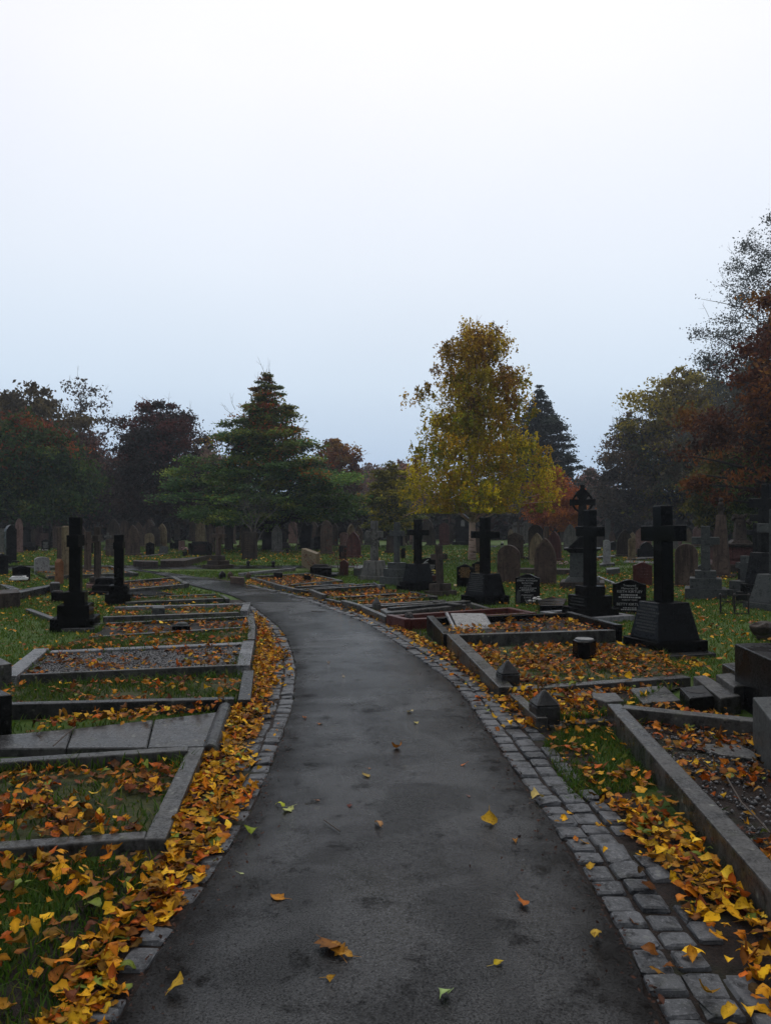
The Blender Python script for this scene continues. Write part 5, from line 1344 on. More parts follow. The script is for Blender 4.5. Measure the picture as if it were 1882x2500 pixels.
tree('hazy_tree', 'reddish misty tree showing beside the birch crown', X(975, 105), 105, 9.2, 2, .3, [(0, 4.4), (.4, 5.4), (.8, 3.6), (1, 1)], 80, 1.2, 6500, .5, [(.10, .05, .04), (.09, .055, .04)], [(.13, .06, .04)], 22)
tree('yellow_tree', 'small yellow green tree with layered boughs at the side of the birch', X(955, 47), 47, 5.2, .9, .13, [(0, 1.7), (.2, 1.9), (.5, 1.6), (.8, 1.0), (1, .25)], 80, .42, 9500, .15,
     [(.12, .125, .012), (.30, .24, .014), (.06, .08, .014)], [(.22, .19, .014), (.10, .10, .014)], 23, flat=.3)
# right group
tree('pine_tree', 'dark pine with a ragged conical crown rising behind the birch', X(1318, 72), 72, 14.2, 3.4, .3, [(0, 3.0), (.12, 4.4), (.3, 4.3), (.5, 3.4), (.7, 2.4), (.87, 1.3), (1, .2)], 260, .5, 30000, .22,
     [(.016, .024, .018), (.022, .03, .02)], [(.02, .028, .02)], 24, flat=.35, nbr=60, twigs=0, shell=.15, core=.7, leader=60)
tree('maple_tree', 'small bright orange red maple beside the celtic cross', X(1352, 47), 47, 4.8, 1.0, .1, [(0, 1.5), (.25, 1.95), (.55, 1.6), (.8, .95), (1, .25)], 75, .42, 9000, .14,
     [(.26, .085, .016), (.30, .11, .016), (.20, .05, .016)], [(.28, .10, .018), (.24, .06, .018)], 25, flat=.5, nbr=36)
tree('small_far_tree', 'small dark rounded tree under the pine', X(1360, 66), 66, 5.4, 1, .15, [(0, 2), (.5, 2.2), (1, .5)], 50, .6, 5000, .24, [(.04, .03, .025), (.03, .03, .022)], [(.07, .035, .025)], 26)
tree('hazy_tree', 'pinkish misty tree low on the skyline beside the celtic cross', X(1440, 100), 100, 7.6, 1.5, .2, [(0, 3), (.5, 3.6), (1, 1)], 60, 1.0, 5000, .42, [(.13, .06, .045), (.10, .05, .04)], [(.15, .07, .05)], 27)
tree('bare_tree', 'half bare grey tree with fine twigs against the sky', X(1543, 62), 62, 10.2, 1.6, .26, [(0, 3.3), (.2, 3.9), (.5, 3.5), (.75, 2.5), (.92, 1.3), (1, .4)], 150, .6, 10500, .21,
     [(.045, .038, .028), (.055, .042, .028), (.035, .03, .024)], [(.06, .05, .04), (.085, .055, .03)], 28, twigs=150, nbr=100, barkm='greybark', core=.5)
tree('chestnut_tree', 'big rounded tree with yellow patches and a stout dark trunk', X(1662, 60), 60, 13.4, 2.2, .42, [(0, 4.2), (.15, 5.2), (.4, 5.0), (.62, 4.5), (.8, 3.5), (.93, 2.1), (1, .7)], 210, .75, 21000, .25,
     [(.05, .058, .02), (.035, .042, .02), (.14, .115, .014), (.055, .04, .022)], [(.17, .135, .022), (.22, .175, .018), (.12, .09, .035)], 29, nbr=110, core=.4, shell=.3, tsplit=.6, tsoft=.4)
tree('tall_grey_tree', 'very tall grey green tree with feathery boughs behind the copper beech', X(1912, 42), 42, 19.6, 3.5, .35, [(0, 4.2), (.25, 5.2), (.45, 4.9), (.62, 3.9), (.78, 2.6), (.9, 1.5), (1, .3)], 260, .62, 27000, .115,
     [(.05, .055, .05), (.06, .062, .055)], [(.055, .06, .055)], 30, twigs=110, nbr=150, flat=.6, barkm='greybark', core=.35, shell=.2, bright=1.15)
tree('copper_beech', 'copper beech with dark red leaves reaching in from the picture edge', X(2040, 25.5), 25.5, 11.0, 2.1, .38, [(0, 2.9), (.08, 3.9), (.22, 4.45), (.42, 4.25), (.6, 3.5), (.78, 2.5), (.92, 1.4), (1, .5)], 290, .46, 34000, .135,
     [(.085, .028, .012), (.05, .020, .012), (.14, .050, .012), (.038, .018, .012)], [(.085, .026, .014), (.05, .020, .013), (.14, .06, .012)], 31, twigs=50, nbr=90, flat=.6, core=.5, shell=.35)
tree('maple_tree', 'low yellow green maple behind the memorial column', X(1762, 33), 33, 5.0, 1.3, .1, [(0, 1.3), (.3, 1.7), (.7, 1.2), (1, .3)], 60, .38, 7000, .13, [(.06, .065, .014), (.11, .09, .014), (.035, .045, .016)], [(.07, .06, .016)], 32, flat=.5)
tree('holly_tree', 'bright green leafy shrub tree above the chest tomb', X(1880, 27.5), 27.5, 4.6, .9, .12, [(0, 1.6), (.4, 2.0), (.8, 1.3), (1, .4)], 70, .36, 8500, .12, [(.03, .05, .014), (.06, .085, .016), (.02, .035, .014)], [(.07, .09, .016), (.03, .05, .014)], 33)
# trees outside the frame that close the graveyard
for i, (tx, ty, hh) in enumerate(((24, 50, 12), (30, 62, 14), (-27, 58, 12), (-34, 70, 13))):
    tree('broadleaf_tree', ('dark broad tree beyond the receding row of crosses', 'deep shaded tall tree behind the copper beech', 'dark green tree at the edge of the lawn', 'brown green tall tree far behind the edge stones')[i], tx, ty, hh, 1.6, .3,
         [(0, 4.2), (.3, 5), (.7, 3.8), (1, .8)], 110, .9, 9000, .30, [(.03, .035, .018), (.045, .036, .018)], [(.06, .045, .02)], 40 + i)
# bare sapling by the square stone
def sapling(label, x, y, h, seed, n=9, mat='greytwig'):
    r = random.Random(seed); rt = empty('bare_sapling', (x, y, 0)); tag(rt, label, 'tree'); mb = MB()
    def grow(p, d, L, rad, dep):
        P = [p]; q = Vector(p); dd = Vector(d)
        for i in range(4):
            dd = (dd + Vector((r.gauss(0, .16), r.gauss(0, .16), r.gauss(.05, .1)))).normalized(); q = q + dd * (L / 4); P.append(tuple(q))
        mb.tube(P, [rad * (1 - .6 * i / 4) for i in range(5)], 5)
        if dep:
            for k in range(3 if dep > 1 else 4):
                s = P[r.choice((1, 2, 3, 4))]; nd = (dd + Vector((r.gauss(0, .6), r.gauss(0, .6), r.gauss(.15, .3)))).normalized(); grow(s, nd, L * r.uniform(.5, .75), rad * .45, dep - 1)
    grow((0, 0, -.05), (0, 0, 1), h * .42, .035, 0)
    for k in range(n):
        a = k / n * 6.28; grow((0, 0, h * r.uniform(.2, .42)), (math.cos(a) * .6, math.sin(a) * .6, 1), h * .45, .016, 3)
    mb.build('branches', M[mat], rt); return rt
sapling('bare grey sapling with forked twigs behind the square blackened stone', X(622, 33), 33, 3.3, 3)
sapling('thin bare sapling under the oak beside the leaning black stone', X(722, 40), 40, 3.0, 8, 6)

# dark mass of far woodland and undergrowth
def mass(name, label, xs, y0, y1, h0, h1, n, ls, cols, seed):
    rg = np.random.default_rng(seed); x = rg.uniform(*xs, n); y = rg.uniform(y0, y1, n)
    top = h0 + (h1 - h0) * np.clip(.5 + 1.1 * smooth_noise(x, y * .15, .22, seed), 0, 1)
    z = top * rg.random(n) ** .75
    V, F = leaf_quads(np.stack([x, y, z], 1), rg, ls)
    c = np.array(cols)[rg.integers(0, len(cols), n)] * rg.uniform(.5, 1.3, (n, 1))
    o = np_mesh(name, V, F, M['crown'], None, np.repeat(c, 4, 0)); tag(o, label, 'woodland', kind='stuff')
mass('undergrowth', 'dark undergrowth and low bushes below the far trees', (-48, 44), 61, 68, 1.2, 2.9, 26000, .42, [(.022, .02, .015), (.032, .026, .018), (.02, .026, .014), (.045, .024, .018)], 50)
mass('far_woodland', 'far belt of autumn woodland closing the graveyard', (-85, 85), 92, 104, 3.2, 6.5, 26000, .75, [(.05, .045, .035), (.085, .05, .034), (.055, .05, .04), (.10, .05, .035)], 51)

# ------------------------------------------------------------------ fallen leaves, grass, pebbles
def inpoly(P, poly):
    x, y = P[:, 0], P[:, 1]; c = np.zeros(len(P), bool); n = len(poly)
    for i in range(n):
        a, b = poly[i], poly[(i + 1) % n]
        k = ((a[1] > y) != (b[1] > y)); xx = (b[0] - a[0]) * (y - a[1]) / (b[1] - a[1] + 1e-12) + a[0]
        c ^= k & (x < xx)
    return c

def sample(poly, dens, rg):
    poly = np.array([p[:2] for p in poly], float)
    lo, hi = poly.min(0), poly.max(0); n = rg.poisson(dens * (hi[0] - lo[0]) * (hi[1] - lo[1]))
    P = rg.uniform(lo, hi, (n, 2)); return P[inpoly(P, poly)]

PAL = np.array([(.62, .31, .012), (.72, .40, .015), (.52, .22, .010), (.48, .15, .010), (.34, .16, .015), (.24, .085, .015), (.50, .11, .012), (.26, .13, .018), (.70, .46, .035), (.13, .040, .016)])
PALW = {'gold': [.20, .13, .19, .14, .08, .08, .06, .04, .03, .05], 'rust': [.05, .04, .10, .16, .14, .19, .08, .08, .02, .14], 'mixed': [.12, .10, .15, .14, .13, .12, .07, .07, .03, .07]}
PROF = [np.array((.02, .62, .95, 1.0, .80, .42, .02)), np.array((.03, .85, 1.05, .92, .66, .34, .02)), np.array((.05, .95, .62, 1.1, .55, .62, .03)), np.array((.02, .5, .85, .98, .95, .7, .05))]

def leaves_mesh(P, z, rg, size, pal, tilt=.35, curl=1.0, cols=None, fine=True):
    m = len(P); rows = 7 if fine else 3
    prof = np.array(PROF)[rg.integers(0, 4, m)]
    if not fine: prof = prof[:, [0, 3, 6]]
    t = np.linspace(-.5, .5, rows)
    s = size * rg.uniform(.55, 1.5, (m, 1)); asp = rg.uniform(.45, .85, (m, 1))
    wv = prof * .5 * asp * (1 + (rg.normal(0, .17, (m, rows)) if fine else 0))
    cy = rg.normal(0, .5, (m, 1)) * curl; cx = rg.normal(.2, .42, (m, 1)) * curl; tw = rg.normal(0, .45, (m, 1)) * curl
    L = np.zeros((m, rows, 3, 3))
    yy = np.broadcast_to(t, (m, rows))
    rl = rg.choice([.35, .7, .9, 1.6], (m, 1), p=[.35, .3, .2, .15]) if m > 1 else .75; cy = cy * rl; cx = cx * rl * 1.2; tw = tw * rl
    bend = cy * (yy ** 2) * 1.6
    for k, sg in enumerate((-1, 0, 1)):
        off = wv * sg
        L[:, :, k, 0] = off
        L[:, :, k, 1] = yy + (0 if sg == 0 else rg.normal(0, .03, (m, rows)) * (1 if fine else 0))
        L[:, :, k, 2] = bend + cx * off ** 2 * 2.2 + tw * yy * off * 1.6 + (0 if sg == 0 else rg.normal(0, .03, (m, rows)) * (1 if fine else 0))
    L *= s[:, :, None, None]
    yaw = rg.uniform(0, 6.283, m); a = rg.normal(0, tilt, m); b = rg.normal(0, tilt, m)
    # rotate: tilt about x, about y, then yaw
    x, y, zz = L[..., 0], L[..., 1], L[..., 2]
    ca, sa = np.cos(a)[:, None, None], np.sin(a)[:, None, None]; y, zz = y * ca - zz * sa, y * sa + zz * ca
    cb, sb = np.cos(b)[:, None, None], np.sin(b)[:, None, None]; x, zz = x * cb + zz * sb, -x * sb + zz * cb
    cw, sw = np.cos(yaw)[:, None, None], np.sin(yaw)[:, None, None]; x, y = x * cw - y * sw, x * sw + y * cw
    zmin = zz.min((1, 2))[:, None, None]
    zz = zz - zmin * (.8 if m > 1 else 1.0)
    V = np.stack([x + P[:, 0][:, None, None], y + P[:, 1][:, None, None], zz + z[:, None, None]], -1).reshape(-1, 3)
    base = np.arange(rows * 3).reshape(rows, 3)
    f = np.stack([base[:-1, :-1], base[:-1, 1:], base[1:, 1:], base[1:, :-1]], -1).reshape(-1, 4)
    F = (f[None] + (np.arange(m) * rows * 3)[:, None, None]).reshape(-1, 4)
    if cols is None:
        cols = PAL[rg.choice(len(PAL), m, p=np.array(PALW[pal]) / sum(PALW[pal]))] * np.clip(rg.normal(.82, .36, (m, 1)), .15, 1.4)
        g_ = rg.random(m) < .03; cols[g_] = np.array((.16, .20, .03)) * rg.uniform(.5, 1.4, (g_.sum(), 1))
    c = np.broadcast_to(cols[:, None, None, :], (m, rows, 3, 3)).copy()
    c[:, :, 1] *= 1.18
    c[:, :, 0] *= rg.uniform(.62, 1.0, (m, 1, 1)); c[:, :, 2] *= rg.uniform(.62, 1.0, (m, 1, 1))
    return V, F, c.reshape(-1, 3)

def path_z(x, y):
    l = side_at(LEFT, y); r = side_at(RIGHT, y); t = (x - l) / (r - l)
    return 0.022 + 0.015 * (1 - (2 * t - 1) ** 2) + 0.006 * smooth_noise(np.array([x]), np.array([y]), 2.0, 1)[0]

def litter(name, label, P, z, seed, size, pal, tilt=.35, curl=1.0, fine=True):
    rg = np.random.default_rng(seed)
    if len(P) == 0: return
    V, F, c = leaves_mesh(P, z, rg, size, pal, tilt, curl, None, fine)
    o = np_mesh(name, V, F, M['leaf'], None, c, smooth=True); tag(o, label, 'fallen leaves', kind='stuff'); return o

rg = np.random.default_rng(77)
ALLP = [p[0] for p in PLOTS]
def outside_plots(P, grow=1.0):
    k = np.ones(len(P), bool)
    for q in ALLP:
        c = q.mean(0); k &= ~inpoly(P, c + (q - c) * grow)
    return k
def dist_side(P, L):
    """signed distance to the right of a path edge travelling away from the camera"""
    d = np.full(len(P), 1e9); s = np.zeros(len(P))
    Q = resample(L, 0.12); t = np.gradient(Q, axis=0); t /= np.linalg.norm(t, axis=1)[:, None]
    for i0 in range(0, len(P), 4000):
        p = P[i0:i0 + 4000]; D = ((p[:, None, :] - Q[None]) ** 2).sum(-1); j = D.argmin(1)
        e = p - Q[j]; s[i0:i0 + 4000] = e[:, 0] * t[j, 1] - e[:, 1] * t[j, 0]
    return s

# left verge and the wide drift in the near corner
kl = [T(405, 2020)[:2], T(500, 1822)[:2], T(512, 1836)[:2], T(555, 1735)[:2], T(605, 1735)[:2], T(620, 1640)[:2], T(632, 1540)[:2], T(612, 1480)[:2]]
poly = [(-.98, 1.2), (-1.1, 2.6), (-1.02, 3.6)] + [tuple(p) for p in kl[:]] + [tuple(p) for p in LEFT[::-1] if 1.2 < p[1] < 13.0]
P = sample(poly, 1350, rg); d = -dist_side(P, LEFT)
nz = smooth_noise(P[:, 0], P[:, 1], 6.0, 5)
keep = (d > .03) & (rg.random(len(P)) < np.clip((d - .0) / .16 + nz * .9 - np.where((P[:, 1] > 4.6) & (P[:, 1] < 8.5), 1.0 * (d < .27), np.where(P[:, 1] >= 8.5, .5 * (d < .2), 0)), .04, 1)); P = P[keep]
z = .02 + .035 * np.clip(1 - np.abs((-dist_side(P, LEFT)) - .35) / .4, 0, 1) * rg.random(len(P))
nearp = P[:, 1] < 9
litter('leaf_drift', 'deep drift of golden leaves along the inner edge of the path', P[nearp], z[nearp], 1, .052, 'gold', .27, 1.0)
litter('leaf_drift', 'golden leaf drift narrowing along the bend of the path', P[~nearp], z[~nearp], 2, .052, 'gold', .34, 1.1, False)
poly = [(-4.2, 1.5), (-.92, 1.2), (-.98, 2.4), (-.93, 3.1), (-1.0, 3.62), (-1.60, 3.58), (-3.2, 3.35), (-4.4, 3.2)]
P = sample(poly, 560, rg); d = -dist_side(P, LEFT); nz = smooth_noise(P[:, 0], P[:, 1], 4.0, 9)
P = P[(d > .05) & (rg.random(len(P)) < np.clip(.62 + nz * .9 - .20 * (d - .5), .12, 1))]
litter('leaf_drift', 'thick scatter of curled yellow and brown leaves on the turf in the near corner', P, .02 + .045 * rg.random(len(P)), 3, .060, 'mixed', .33, 1.2)

# right verge: between the setts and the long low wall, then along the stepped kerbs
wall = [(1.25, 1.2), (1.47, 2.9), (1.71, 6.0)]
poly = [(x + .01, y) for x, y in [(1.28, 1.2), (1.47, 3.0), (1.70, 5.9)]] + [tuple(p) for p in RIGHT[::-1] if 1.2 < p[1] < 5.9]
P = sample(poly, 1350, rg); d = dist_side(P, RIGHT); nz = smooth_noise(P[:, 0], P[:, 1], 5.0, 12)
dens = np.clip((d - .30) / .14, .03, 1) * np.where(P[:, 1] > 4.35, .16 + .1 * nz, 1.0) * np.clip(1.0 + nz * .8, .2, 1)
P = P[(rg.random(len(P)) < dens)]
litter('leaf_drift', 'golden leaf drift between the granite setts and the long low wall', P, .018 + .04 * rg.random(len(P)), 4, .052, 'gold', .27, 1.0)
kr = [(1.62, 5.95), (1.1, 5.9), T(1365, 1784)[:2], T(1240, 1695)[:2], np.array(T(1217, 1678, .13)[:2]), a0[:2]] + [n[0][:2] for n in nodes[::-1]]
poly = [tuple(p[:2]) for p in kr] + [tuple(p) for p in RIGHT[::-1] if 5.6 < p[1] < 19]
P = sample(poly, 1150, rg); d = dist_side(P, RIGHT); nz = smooth_noise(P[:, 0], P[:, 1], 5.0, 14)
P = P[(d > .02) & (rg.random(len(P)) < np.clip((d - .20) / .16 + nz * .5, .05, 1))]
z = .02 + .04 * rg.random(len(P)); nearp = P[:, 1] < 9.5
litter('leaf_drift', 'golden leaf drift under the mossy wall and pointed posts', P[nearp], z[nearp], 5, .052, 'gold', .27, 1.0)
litter('leaf_drift', 'orange leaf drift against the stepped kerbs round the bend', P[~nearp], z[~nearp], 6, .052, 'gold', .33, 1.0, False)

# leaves lying in the graves and on the turf
PP, ZZ, PF, ZF = [], [], [], []
for (q, bz, bed, (dn, _), gr) in PLOTS:
    P = sample(q, dn * 2.0, rg); nz = smooth_noise(P[:, 0], P[:, 1], 5.0, 21); P = P[rg.random(len(P)) < np.clip(.55 + nz * 1.3, .08, 1)]
    zz = bz + .012 + .02 * rg.random(len(P)); k = P[:, 1] < 9
    PP.append(P[k]); ZZ.append(zz[k]); PF.append(P[~k]); ZF.append(zz[~k])
litter('grave_leaves', 'rusty leaves lying in the beds of the near graves', np.concatenate(PP), np.concatenate(ZZ), 7, .055, 'rust', .3, 1.1)
litter('grave_leaves', 'rusty leaves lying in the beds of the graves round the bend', np.concatenate(PF), np.concatenate(ZF), 8, .066, 'rust', .35, 1.1, False)
# rows of leaves blown against kerbs
PP = []
for (u0, v0, u1, v1, wd, n) in ((110, 1772, 520, 1728, .10, 190), (1110, 1548, 1500, 1540, .16, 160), (1130, 1560, 1220, 1650, .2, 120), (1280, 1690, 1470, 1720, .3, 240), (1540, 1730, 1800, 1765, .12, 90), (60, 1592, 560, 1570, .06, 90), (1600, 1640, 1700, 1620, .15, 80), (1250, 1640, 1550, 1600, .35, 300)):
    t = rg.random(n); a = T(u0, v0, .06)[:2]; b = T(u1, v1, .06)[:2]
    PP.append(a + (b - a) * t[:, None] + rg.normal(0, wd, (n, 2)) * np.array((.4, 1)))
P = np.concatenate(PP)
litter('grave_leaves', 'leaves blown into rows against the grave kerbs', P, .065 + .03 * rg.random(len(P)), 9, .057, 'mixed', .35, 1.1)
# thin scatter over the lawns
poly = [(-9, 6.5), (-1.3, 6.5), (-2.2, 13), (-4, 16), (-6, 20), (-11, 23), (-20, 23), (-16, 12)]
P = sample(poly, 52, rg); P = P[outside_plots(P, 1.12)]; d = -dist_side(P, LEFT); nz = smooth_noise(P[:, 0], P[:, 1], 1.2, 31)
P = P[(d > .35) & (rg.random(len(P)) < np.clip(.6 + nz, .1, 1))]
litter('lawn_leaves', 'yellow leaves scattered over the turf beside the stepped black cross', P, terrain(P[:, 0], P[:, 1]) + .04, 10, .062, 'gold', .3, .9, False)
poly = [(3.0, 7.2), (7, 6.5), (14, 14), (16, 23), (3, 23), (1.2, 17), (2.6, 13)]
P = sample(poly, 50, rg); P = P[outside_plots(P, 1.08)]; nz = smooth_noise(P[:, 0], P[:, 1], 1.2, 32); P = P[rg.random(len(P)) < np.clip(.6 + nz, .1, 1)]
litter('lawn_leaves', 'brown and yellow leaves scattered over the turf behind the tallest black cross', P, terrain(P[:, 0], P[:, 1]) + .04, 11, .062, 'mixed', .3, .9, False)
poly = [(-22, 28), (14, 28), (22, 40), (-26, 40)]
P = sample(poly, 7.0, rg)
litter('lawn_leaves', 'small bright leaves dotted over the far lawn', P, terrain(P[:, 0], P[:, 1]) + .05, 12, .09, 'gold', .3, .9, False)
# crumbs of leaf and twig at the edge of the asphalt
Q = resample(RIGHT, .012); Q = Q[(Q[:, 1] > 1.8) & (Q[:, 1] < 8)]; P = Q + np.stack([-np.abs(rg.exponential(.07, len(Q))) + .03, np.zeros(len(Q))], 1)
Q2 = resample(LEFT, .012); Q2 = Q2[(Q2[:, 1] > 1.8) & (Q2[:, 1] < 6)]; P2 = Q2 + np.stack([np.abs(rg.exponential(.06, len(Q2))) - .03, np.zeros(len(Q2))], 1)
P = np.concatenate([P, P2]); m = len(P)
V, F, c = leaves_mesh(P, np.full(m, .036), rg, .016, 'rust', .3, .8, np.array([(.05, .022, .014)]) * rg.uniform(.3, 1.6, (m, 1)), False)
tag(np_mesh('leaf_crumbs', V, F, M['leaf'], None, c), 'dark crumbs of leaf and twig along the edges of the asphalt', 'leaf litter', kind='stuff')

# single leaves on the path: things of their own
LV = [(860, 1630, .075, (.34, .13, .02), 'brown orange leaf lying in mid path beyond the wet patch'), (898, 1573, .06, (.50, .42, .12), 'pale yellow leaf lying flat near the bend'), (690, 1574, .045, (.42, .17, .05), 'small salmon orange leaf near the inner setts'),
      (605, 1752, .085, (.42, .46, .04), 'bright lime leaf lying by the leaf drift, first of a pair'), (621, 1763, .075, (.45, .47, .16), 'pale lime leaf lying just below the brighter lime one'), (543, 1808, .06, (.24, .30, .03), 'olive green leaf at the edge of the inner setts'),
      (522, 1900, .045, (.42, .46, .20), 'small pale green leaf alone on the asphalt by the inner edge'), (600, 1957, .075, (.48, .20, .02), 'orange oval leaf lying flat on dark asphalt'), (728, 2077, .095, (.36, .16, .02), 'large curled brown leaf, part of a clump in the near path'),
      (712, 2072, .085, (.22, .09, .02), 'dark brown leaf folded in the clump on the near path'), (742, 2086, .075, (.44, .22, .03), 'ochre leaf at the front of the clump on the near path'), (714, 2141, .05, (.42, .22, .02), 'small amber leaf below the brown clump'),
      (380, 2158, .06, (.46, .28, .02), 'yellow amber leaf near the lower inner edge of the path'), (958, 2180, .085, (.33, .45, .16), 'large pale green leaf with a stalk on the nearest asphalt'), (1077, 2104, .065, (.50, .36, .02), 'bright yellow curled leaf on the near asphalt'),
      (1130, 1973, .07, (.42, .12, .015), 'red orange leaf curled up near the outer setts'), (1057, 1793, .07, (.48, .28, .02), 'golden leaf with an upturned edge beside the outer setts'), (1113, 1832, .06, (.28, .12, .02), 'small brown leaf near the outer setts'),
      (818, 1799, .05, (.45, .24, .10), 'pinkish tan leaf in the middle of the path'), (792, 1691, .055, (.40, .28, .07), 'tan leaf in mid path, lower of a close pair'), (798, 1674, .04, (.44, .20, .08), 'tiny peach leaf just above the tan one'),
      (755, 1757, .045, (.12, .03, .02), 'dark red scrap of leaf on the asphalt'), (1000, 1665, .06, (.46, .14, .04), 'red orange leaf near the outer edge in the middle distance'), (1013, 1735, .045, (.30, .13, .09), 'dull pink leaf beside the outer setts'),
      (1160, 1738, .07, (.50, .38, .12), 'cream yellow leaf standing on a granite sett'), (1288, 2046, .075, (.50, .32, .04), 'golden twisted leaf at the brink of the outer setts'), (885, 1549, .05, (.46, .38, .20), 'pale leaf far up the path near the bend'),
      (742, 1470, .07, (.30, .26, .20), 'pale leaf lying on the bend of the path'), (657, 1560, .05, (.40, .16, .06), 'small orange leaf by the inner setts at the bend'), (710, 1440, .06, (.34, .28, .22), 'pale scrap of leaf on the wet bend'), (687, 1742, .035, (.42, .2, .1), 'tiny orange leaf between the lime pair and the dark scrap')]
for i, (u, v, s, c, lb) in enumerate(LV):
    p = T(u * 1.1303, v * 1.1303); r1 = np.random.default_rng(100 + i)
    flat = ('flat' in lb) or s < .05
    V, F, cc_ = leaves_mesh(np.zeros((1, 2)), np.zeros(1), r1, s * .95, 'gold', .08 if flat else .25, .5 if flat else 1.3, np.array([c]) * 1.0)
    # stalk
    d = V[18:21].mean(0) - V[0:3].mean(0); e = V[1]; d = d / (np.linalg.norm(d) + 1e-9); n0 = len(V)
    sd = np.array((-d[1], d[0], 0)) * .0016; tip = e - d * s * .45 + np.array((0, 0, .004))
    V = np.concatenate([V, [e - sd, e + sd, tip + sd * .6, tip - sd * .6]]); F = np.concatenate([F, [[n0, n0 + 1, n0 + 2, n0 + 3]]]); cc_ = np.concatenate([cc_, np.tile(np.array(c) * .7, (4, 1))])
    sett_z = .034 if 'standing' in lb else path_z(p[0], p[1]) + .001
    o = np_mesh('fallen_leaf', V, F, M['leaf'], None, cc_, smooth=True); o.location = (p[0], p[1], sett_z); tag(o, lb, 'leaf', 'single leaves on the path')

# grass
def grass(name, label, P, z, seed, h=.05, wdt=.0045, cols=((.044, .095, .010), (.065, .125, .012), (.030, .065, .010), (.10, .115, .016))):
    r = np.random.default_rng(seed); m = len(P)
    if m == 0: return
    a = r.uniform(0, 6.283, m); H_ = h * r.uniform(.5, 1.35, m); ln = r.normal(0, .55, (m, 2)) * H_[:, None]
    W_ = np.stack([np.cos(a), np.sin(a)], 1) * (wdt * r.uniform(.7, 1.3, m))[:, None]
    B0 = np.concatenate([P - W_, z[:, None]], 1); B1 = np.concatenate([P + W_, z[:, None]], 1)
    Mi0 = np.concatenate([P - W_ * .7 + ln * .35, (z + H_ * .6)[:, None]], 1); Mi1 = np.concatenate([P + W_ * .7 + ln * .35, (z + H_ * .6)[:, None]], 1)
    Tp = np.concatenate([P + ln, (z + H_)[:, None]], 1)
    V = np.stack([B0, B1, Mi1, Mi0, Tp], 1).reshape(-1, 3); b = (np.arange(m) * 5)[:, None]
    c = np.array(cols)[r.integers(0, len(cols), m)] * r.uniform(.6, 1.35, (m, 1))
    o = np_mesh(name, V, [b + np.array([[0, 1, 2, 3]]), b + np.array([[3, 2, 4]])], M['blade'], None, np.repeat(c, 5, 0)); tag(o, label, 'grass', kind='stuff')
P = sample([(-4.4, 1.5), (-.98, 1.3), (-1.0, 3.0), (-1.02, 3.6), (-1.60, 3.58), (-3.2, 3.38), (-4.6, 3.2)], 3600, rg); P = P[-dist_side(P, LEFT) > .16]
grass('grass', 'turf showing between the leaves in the near corner', P, np.zeros(len(P)), 1, .05)
P = np.concatenate([sample(q, gr, rg) for (q, bz, bed, lf, gr) in PLOTS if gr]); 
z = np.concatenate([np.full(len(sample(q, gr, np.random.default_rng(0))), bz) for (q, bz, bed, lf, gr) in PLOTS if gr][:0] + [np.zeros(0)])
PL = []; ZL = []
for (q, bz, bed, lf, gr) in PLOTS:
    if gr:
        p = sample(q, gr, rg); nz = smooth_noise(p[:, 0], p[:, 1], 4, 61); p = p[rg.random(len(p)) < np.clip(.6 + 1.4 * nz, 0, 1)]; PL.append(p); ZL.append(np.full(len(p), bz - .005))
grass('grass', 'tufts of turf growing in the grave beds', np.concatenate(PL), np.concatenate(ZL), 2, .045, .005)
P = sample([(1.05, 4.3), (1.62, 4.6), (1.69, 5.85), (1.35, 5.9), (1.1, 5.4)], 6000, rg); nz = smooth_noise(P[:, 0], P[:, 1], 5, 62); P = P[(rg.random(len(P)) < np.clip(.85 + nz, .1, 1))]
grass('grass', 'dark green tuft of turf between the pointed post and the long low wall', P, np.full(len(P), .008), 3, .04)
def offpath(P, m=.15):
    k = np.ones(len(P), bool); n = P[:, 1] < 27
    l = dist_side(P[n], LEFT); r = dist_side(P[n], RIGHT)
    kk = (l < -m) | (r > m); kk &= ~((P[n, 1] > 24.0) & (P[n, 1] < 27.3) & (P[n, 0] < .5)); k[n] = kk
    return k
for i, (ya, yb, dn, hh, wd, lb) in enumerate(((4.9, 10, 900, .05, .006, 'turf between the nearer graves'), (10, 16, 760, .05, .0075, 'turf of the lawns around the black crosses'), (16, 24, 360, .055, .012, 'turf round the bend of the path'), (24, 34, 150, .065, .020, 'turf of the lawn by the crossing path'), (34, 48, 60, .08, .034, 'rough turf below the rows of headstones'))):
    P = sample([(-.52 * ya - .5, ya), (.52 * ya + .5, ya), (.52 * yb + .5, yb), (-.52 * yb - .5, yb)], dn, rg)
    P = P[outside_plots(P, 1.10)]; P = P[offpath(P, .42 if yb < 17 else .12)]; P = P[~((P[:, 1] < 6.3) & (P[:, 0] > -3.6) & (P[:, 0] < -1.0) & (P[:, 1] < 6.0 + (P[:, 0] + 1.2) * .18)) & ~((P[:, 1] < 7.4) & (P[:, 0] > 0))]
    nz = smooth_noise(P[:, 0], P[:, 1], 1.5, 80); P = P[rg.random(len(P)) < np.clip(.85 + nz, .25, 1)]
    grass('grass', lb, P, terrain(P[:, 0], P[:, 1]) - .006, 10 + i, hh, wd, ((.055, .115, .010), (.080, .150, .012), (.040, .085, .009), (.125, .14, .016), (.07, .135, .010)))

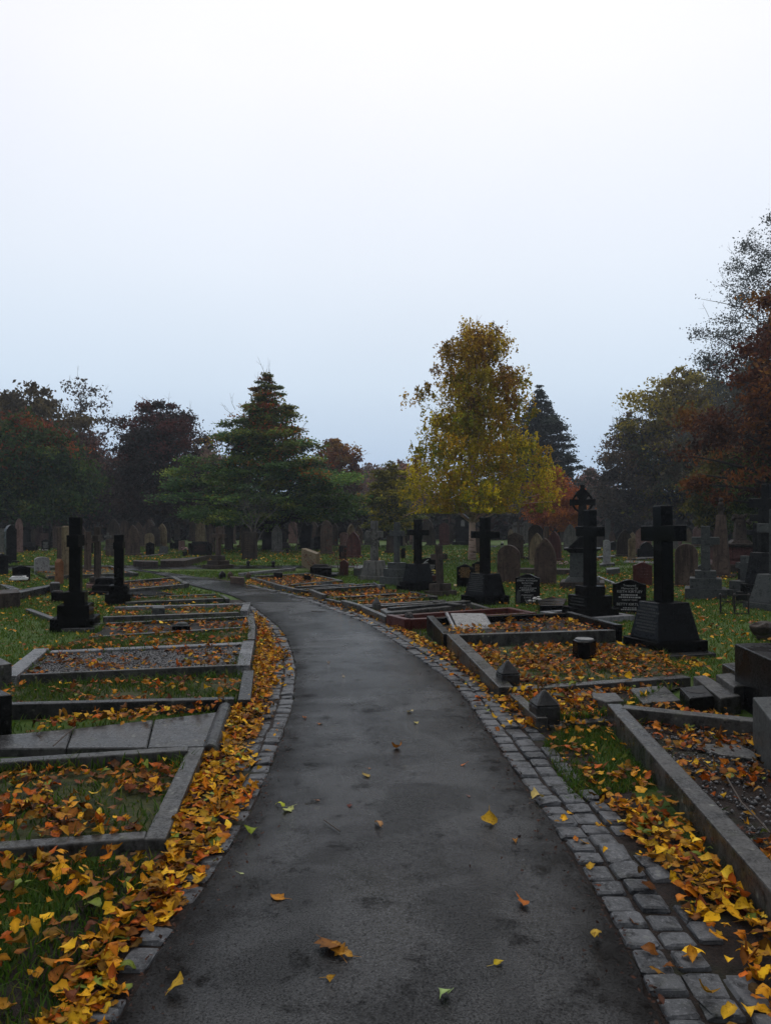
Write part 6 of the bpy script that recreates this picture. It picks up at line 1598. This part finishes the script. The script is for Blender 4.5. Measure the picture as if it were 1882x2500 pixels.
P = []
for (q, bz, bed, lf, gr) in PLOTS:
    for i in range(4):
        a, b = q[i], q[(i + 1) % 4]; L = np.linalg.norm(b - a); n = int(L * 200); t = rg.random(n)
        e = a + (b - a) * t[:, None]; nz = smooth_noise(e[:, 0], e[:, 1], 6, 71); e = e[nz + rg.normal(0, .15, n) > .12]
        P.append(e + rg.normal(0, .022, e.shape))
P = np.concatenate(P)
grass('grass', 'tufts of turf creeping along the grave kerbs', P, np.full(len(P), .05), 7, .075, .006)

# gravel pebbles in the two near gravel beds
for (q, bz, *_), n, lb in ((GRAVEL_A, 2600, 'loose grey gravel filling the pale framed grave'), (GRAVEL_B, 550, 'loose dark gravel and earth of the nearest grave')):
    P = sample(q, n, rg); m = len(P); s = rg.uniform(.006, .017, (m, 1))
    oc = np.array([(1, 0, 0), (0, 1, 0), (-1, 0, 0), (0, -1, 0), (0, 0, .8), (0, 0, -.8)])
    V = (oc[None] * s[:, :, None] * rg.uniform(.6, 1.25, (m, 6, 1)))
    a = rg.uniform(0, 6.28, m); ca, sa = np.cos(a)[:, None], np.sin(a)[:, None]
    V = np.stack([V[..., 0] * ca - V[..., 1] * sa + P[:, :1], V[..., 0] * sa + V[..., 1] * ca + P[:, 1:], V[..., 2] + bz + .012], -1).reshape(-1, 3)
    f = np.array([(0, 1, 4), (1, 2, 4), (2, 3, 4), (3, 0, 4), (1, 0, 5), (2, 1, 5), (3, 2, 5), (0, 3, 5)])
    F = (f[None] + (np.arange(m) * 6)[:, None, None]).reshape(-1, 3)
    c = np.repeat(np.array([(.075, .074, .076)]) * rg.uniform(.25, 1.9, (m, 1)), 6, 0)
    tag(np_mesh('gravel', V, F, M['pebble'], None, c), lb, 'gravel', kind='stuff')
# twigs
for i, (pts, lb) in enumerate((([(1775, 1900, .1), (1810, 1960, .09), (1850, 2000, .12), (1880, 2035, .1)], 'thin bare stick lying across the soil of the nearest grave'), ([(760, 1492, .04), (795, 1494, .05)], 'short dark twig lying on the bend of the path'),
                               ([(130, 1822, .08), (165, 1790, .09), (185, 1775, .08)], 'dead twig lying in the joint of the flat slabs'), ([(790, 2002, .045), (830, 2030, .045)], 'fine dark twig on the near asphalt'))):
    Pp = [T(*p) for p in pts]; tag(MB().tube(Pp, .005 if i != 3 else .003, 5).build('twig', M['twig']), lb, 'twig')

# ------------------------------------------------------------------ misty air
HAZE = 0.0009
if HAZE:
    hz = MB().box((0, 52, 9.25), (260, 150, 20.5)).build('haze', bpy.data.materials.new('misty air'))
    hm = hz.data.materials[0]; hm.use_nodes = True; nt = hm.node_tree; nt.nodes.clear()
    out = N(nt, 'ShaderNodeOutputMaterial'); pv = N(nt, 'ShaderNodeVolumePrincipled')
    pv.inputs['Color'].default_value = (.80, .86, .95, 1); pv.inputs['Density'].default_value = HAZE; pv.inputs['Anisotropy'].default_value = 0.2
    nt.links.new(pv.outputs[0], out.inputs['Volume'])
    tag(hz, 'thin grey autumn mist in the air of the graveyard', 'mist', kind='stuff')
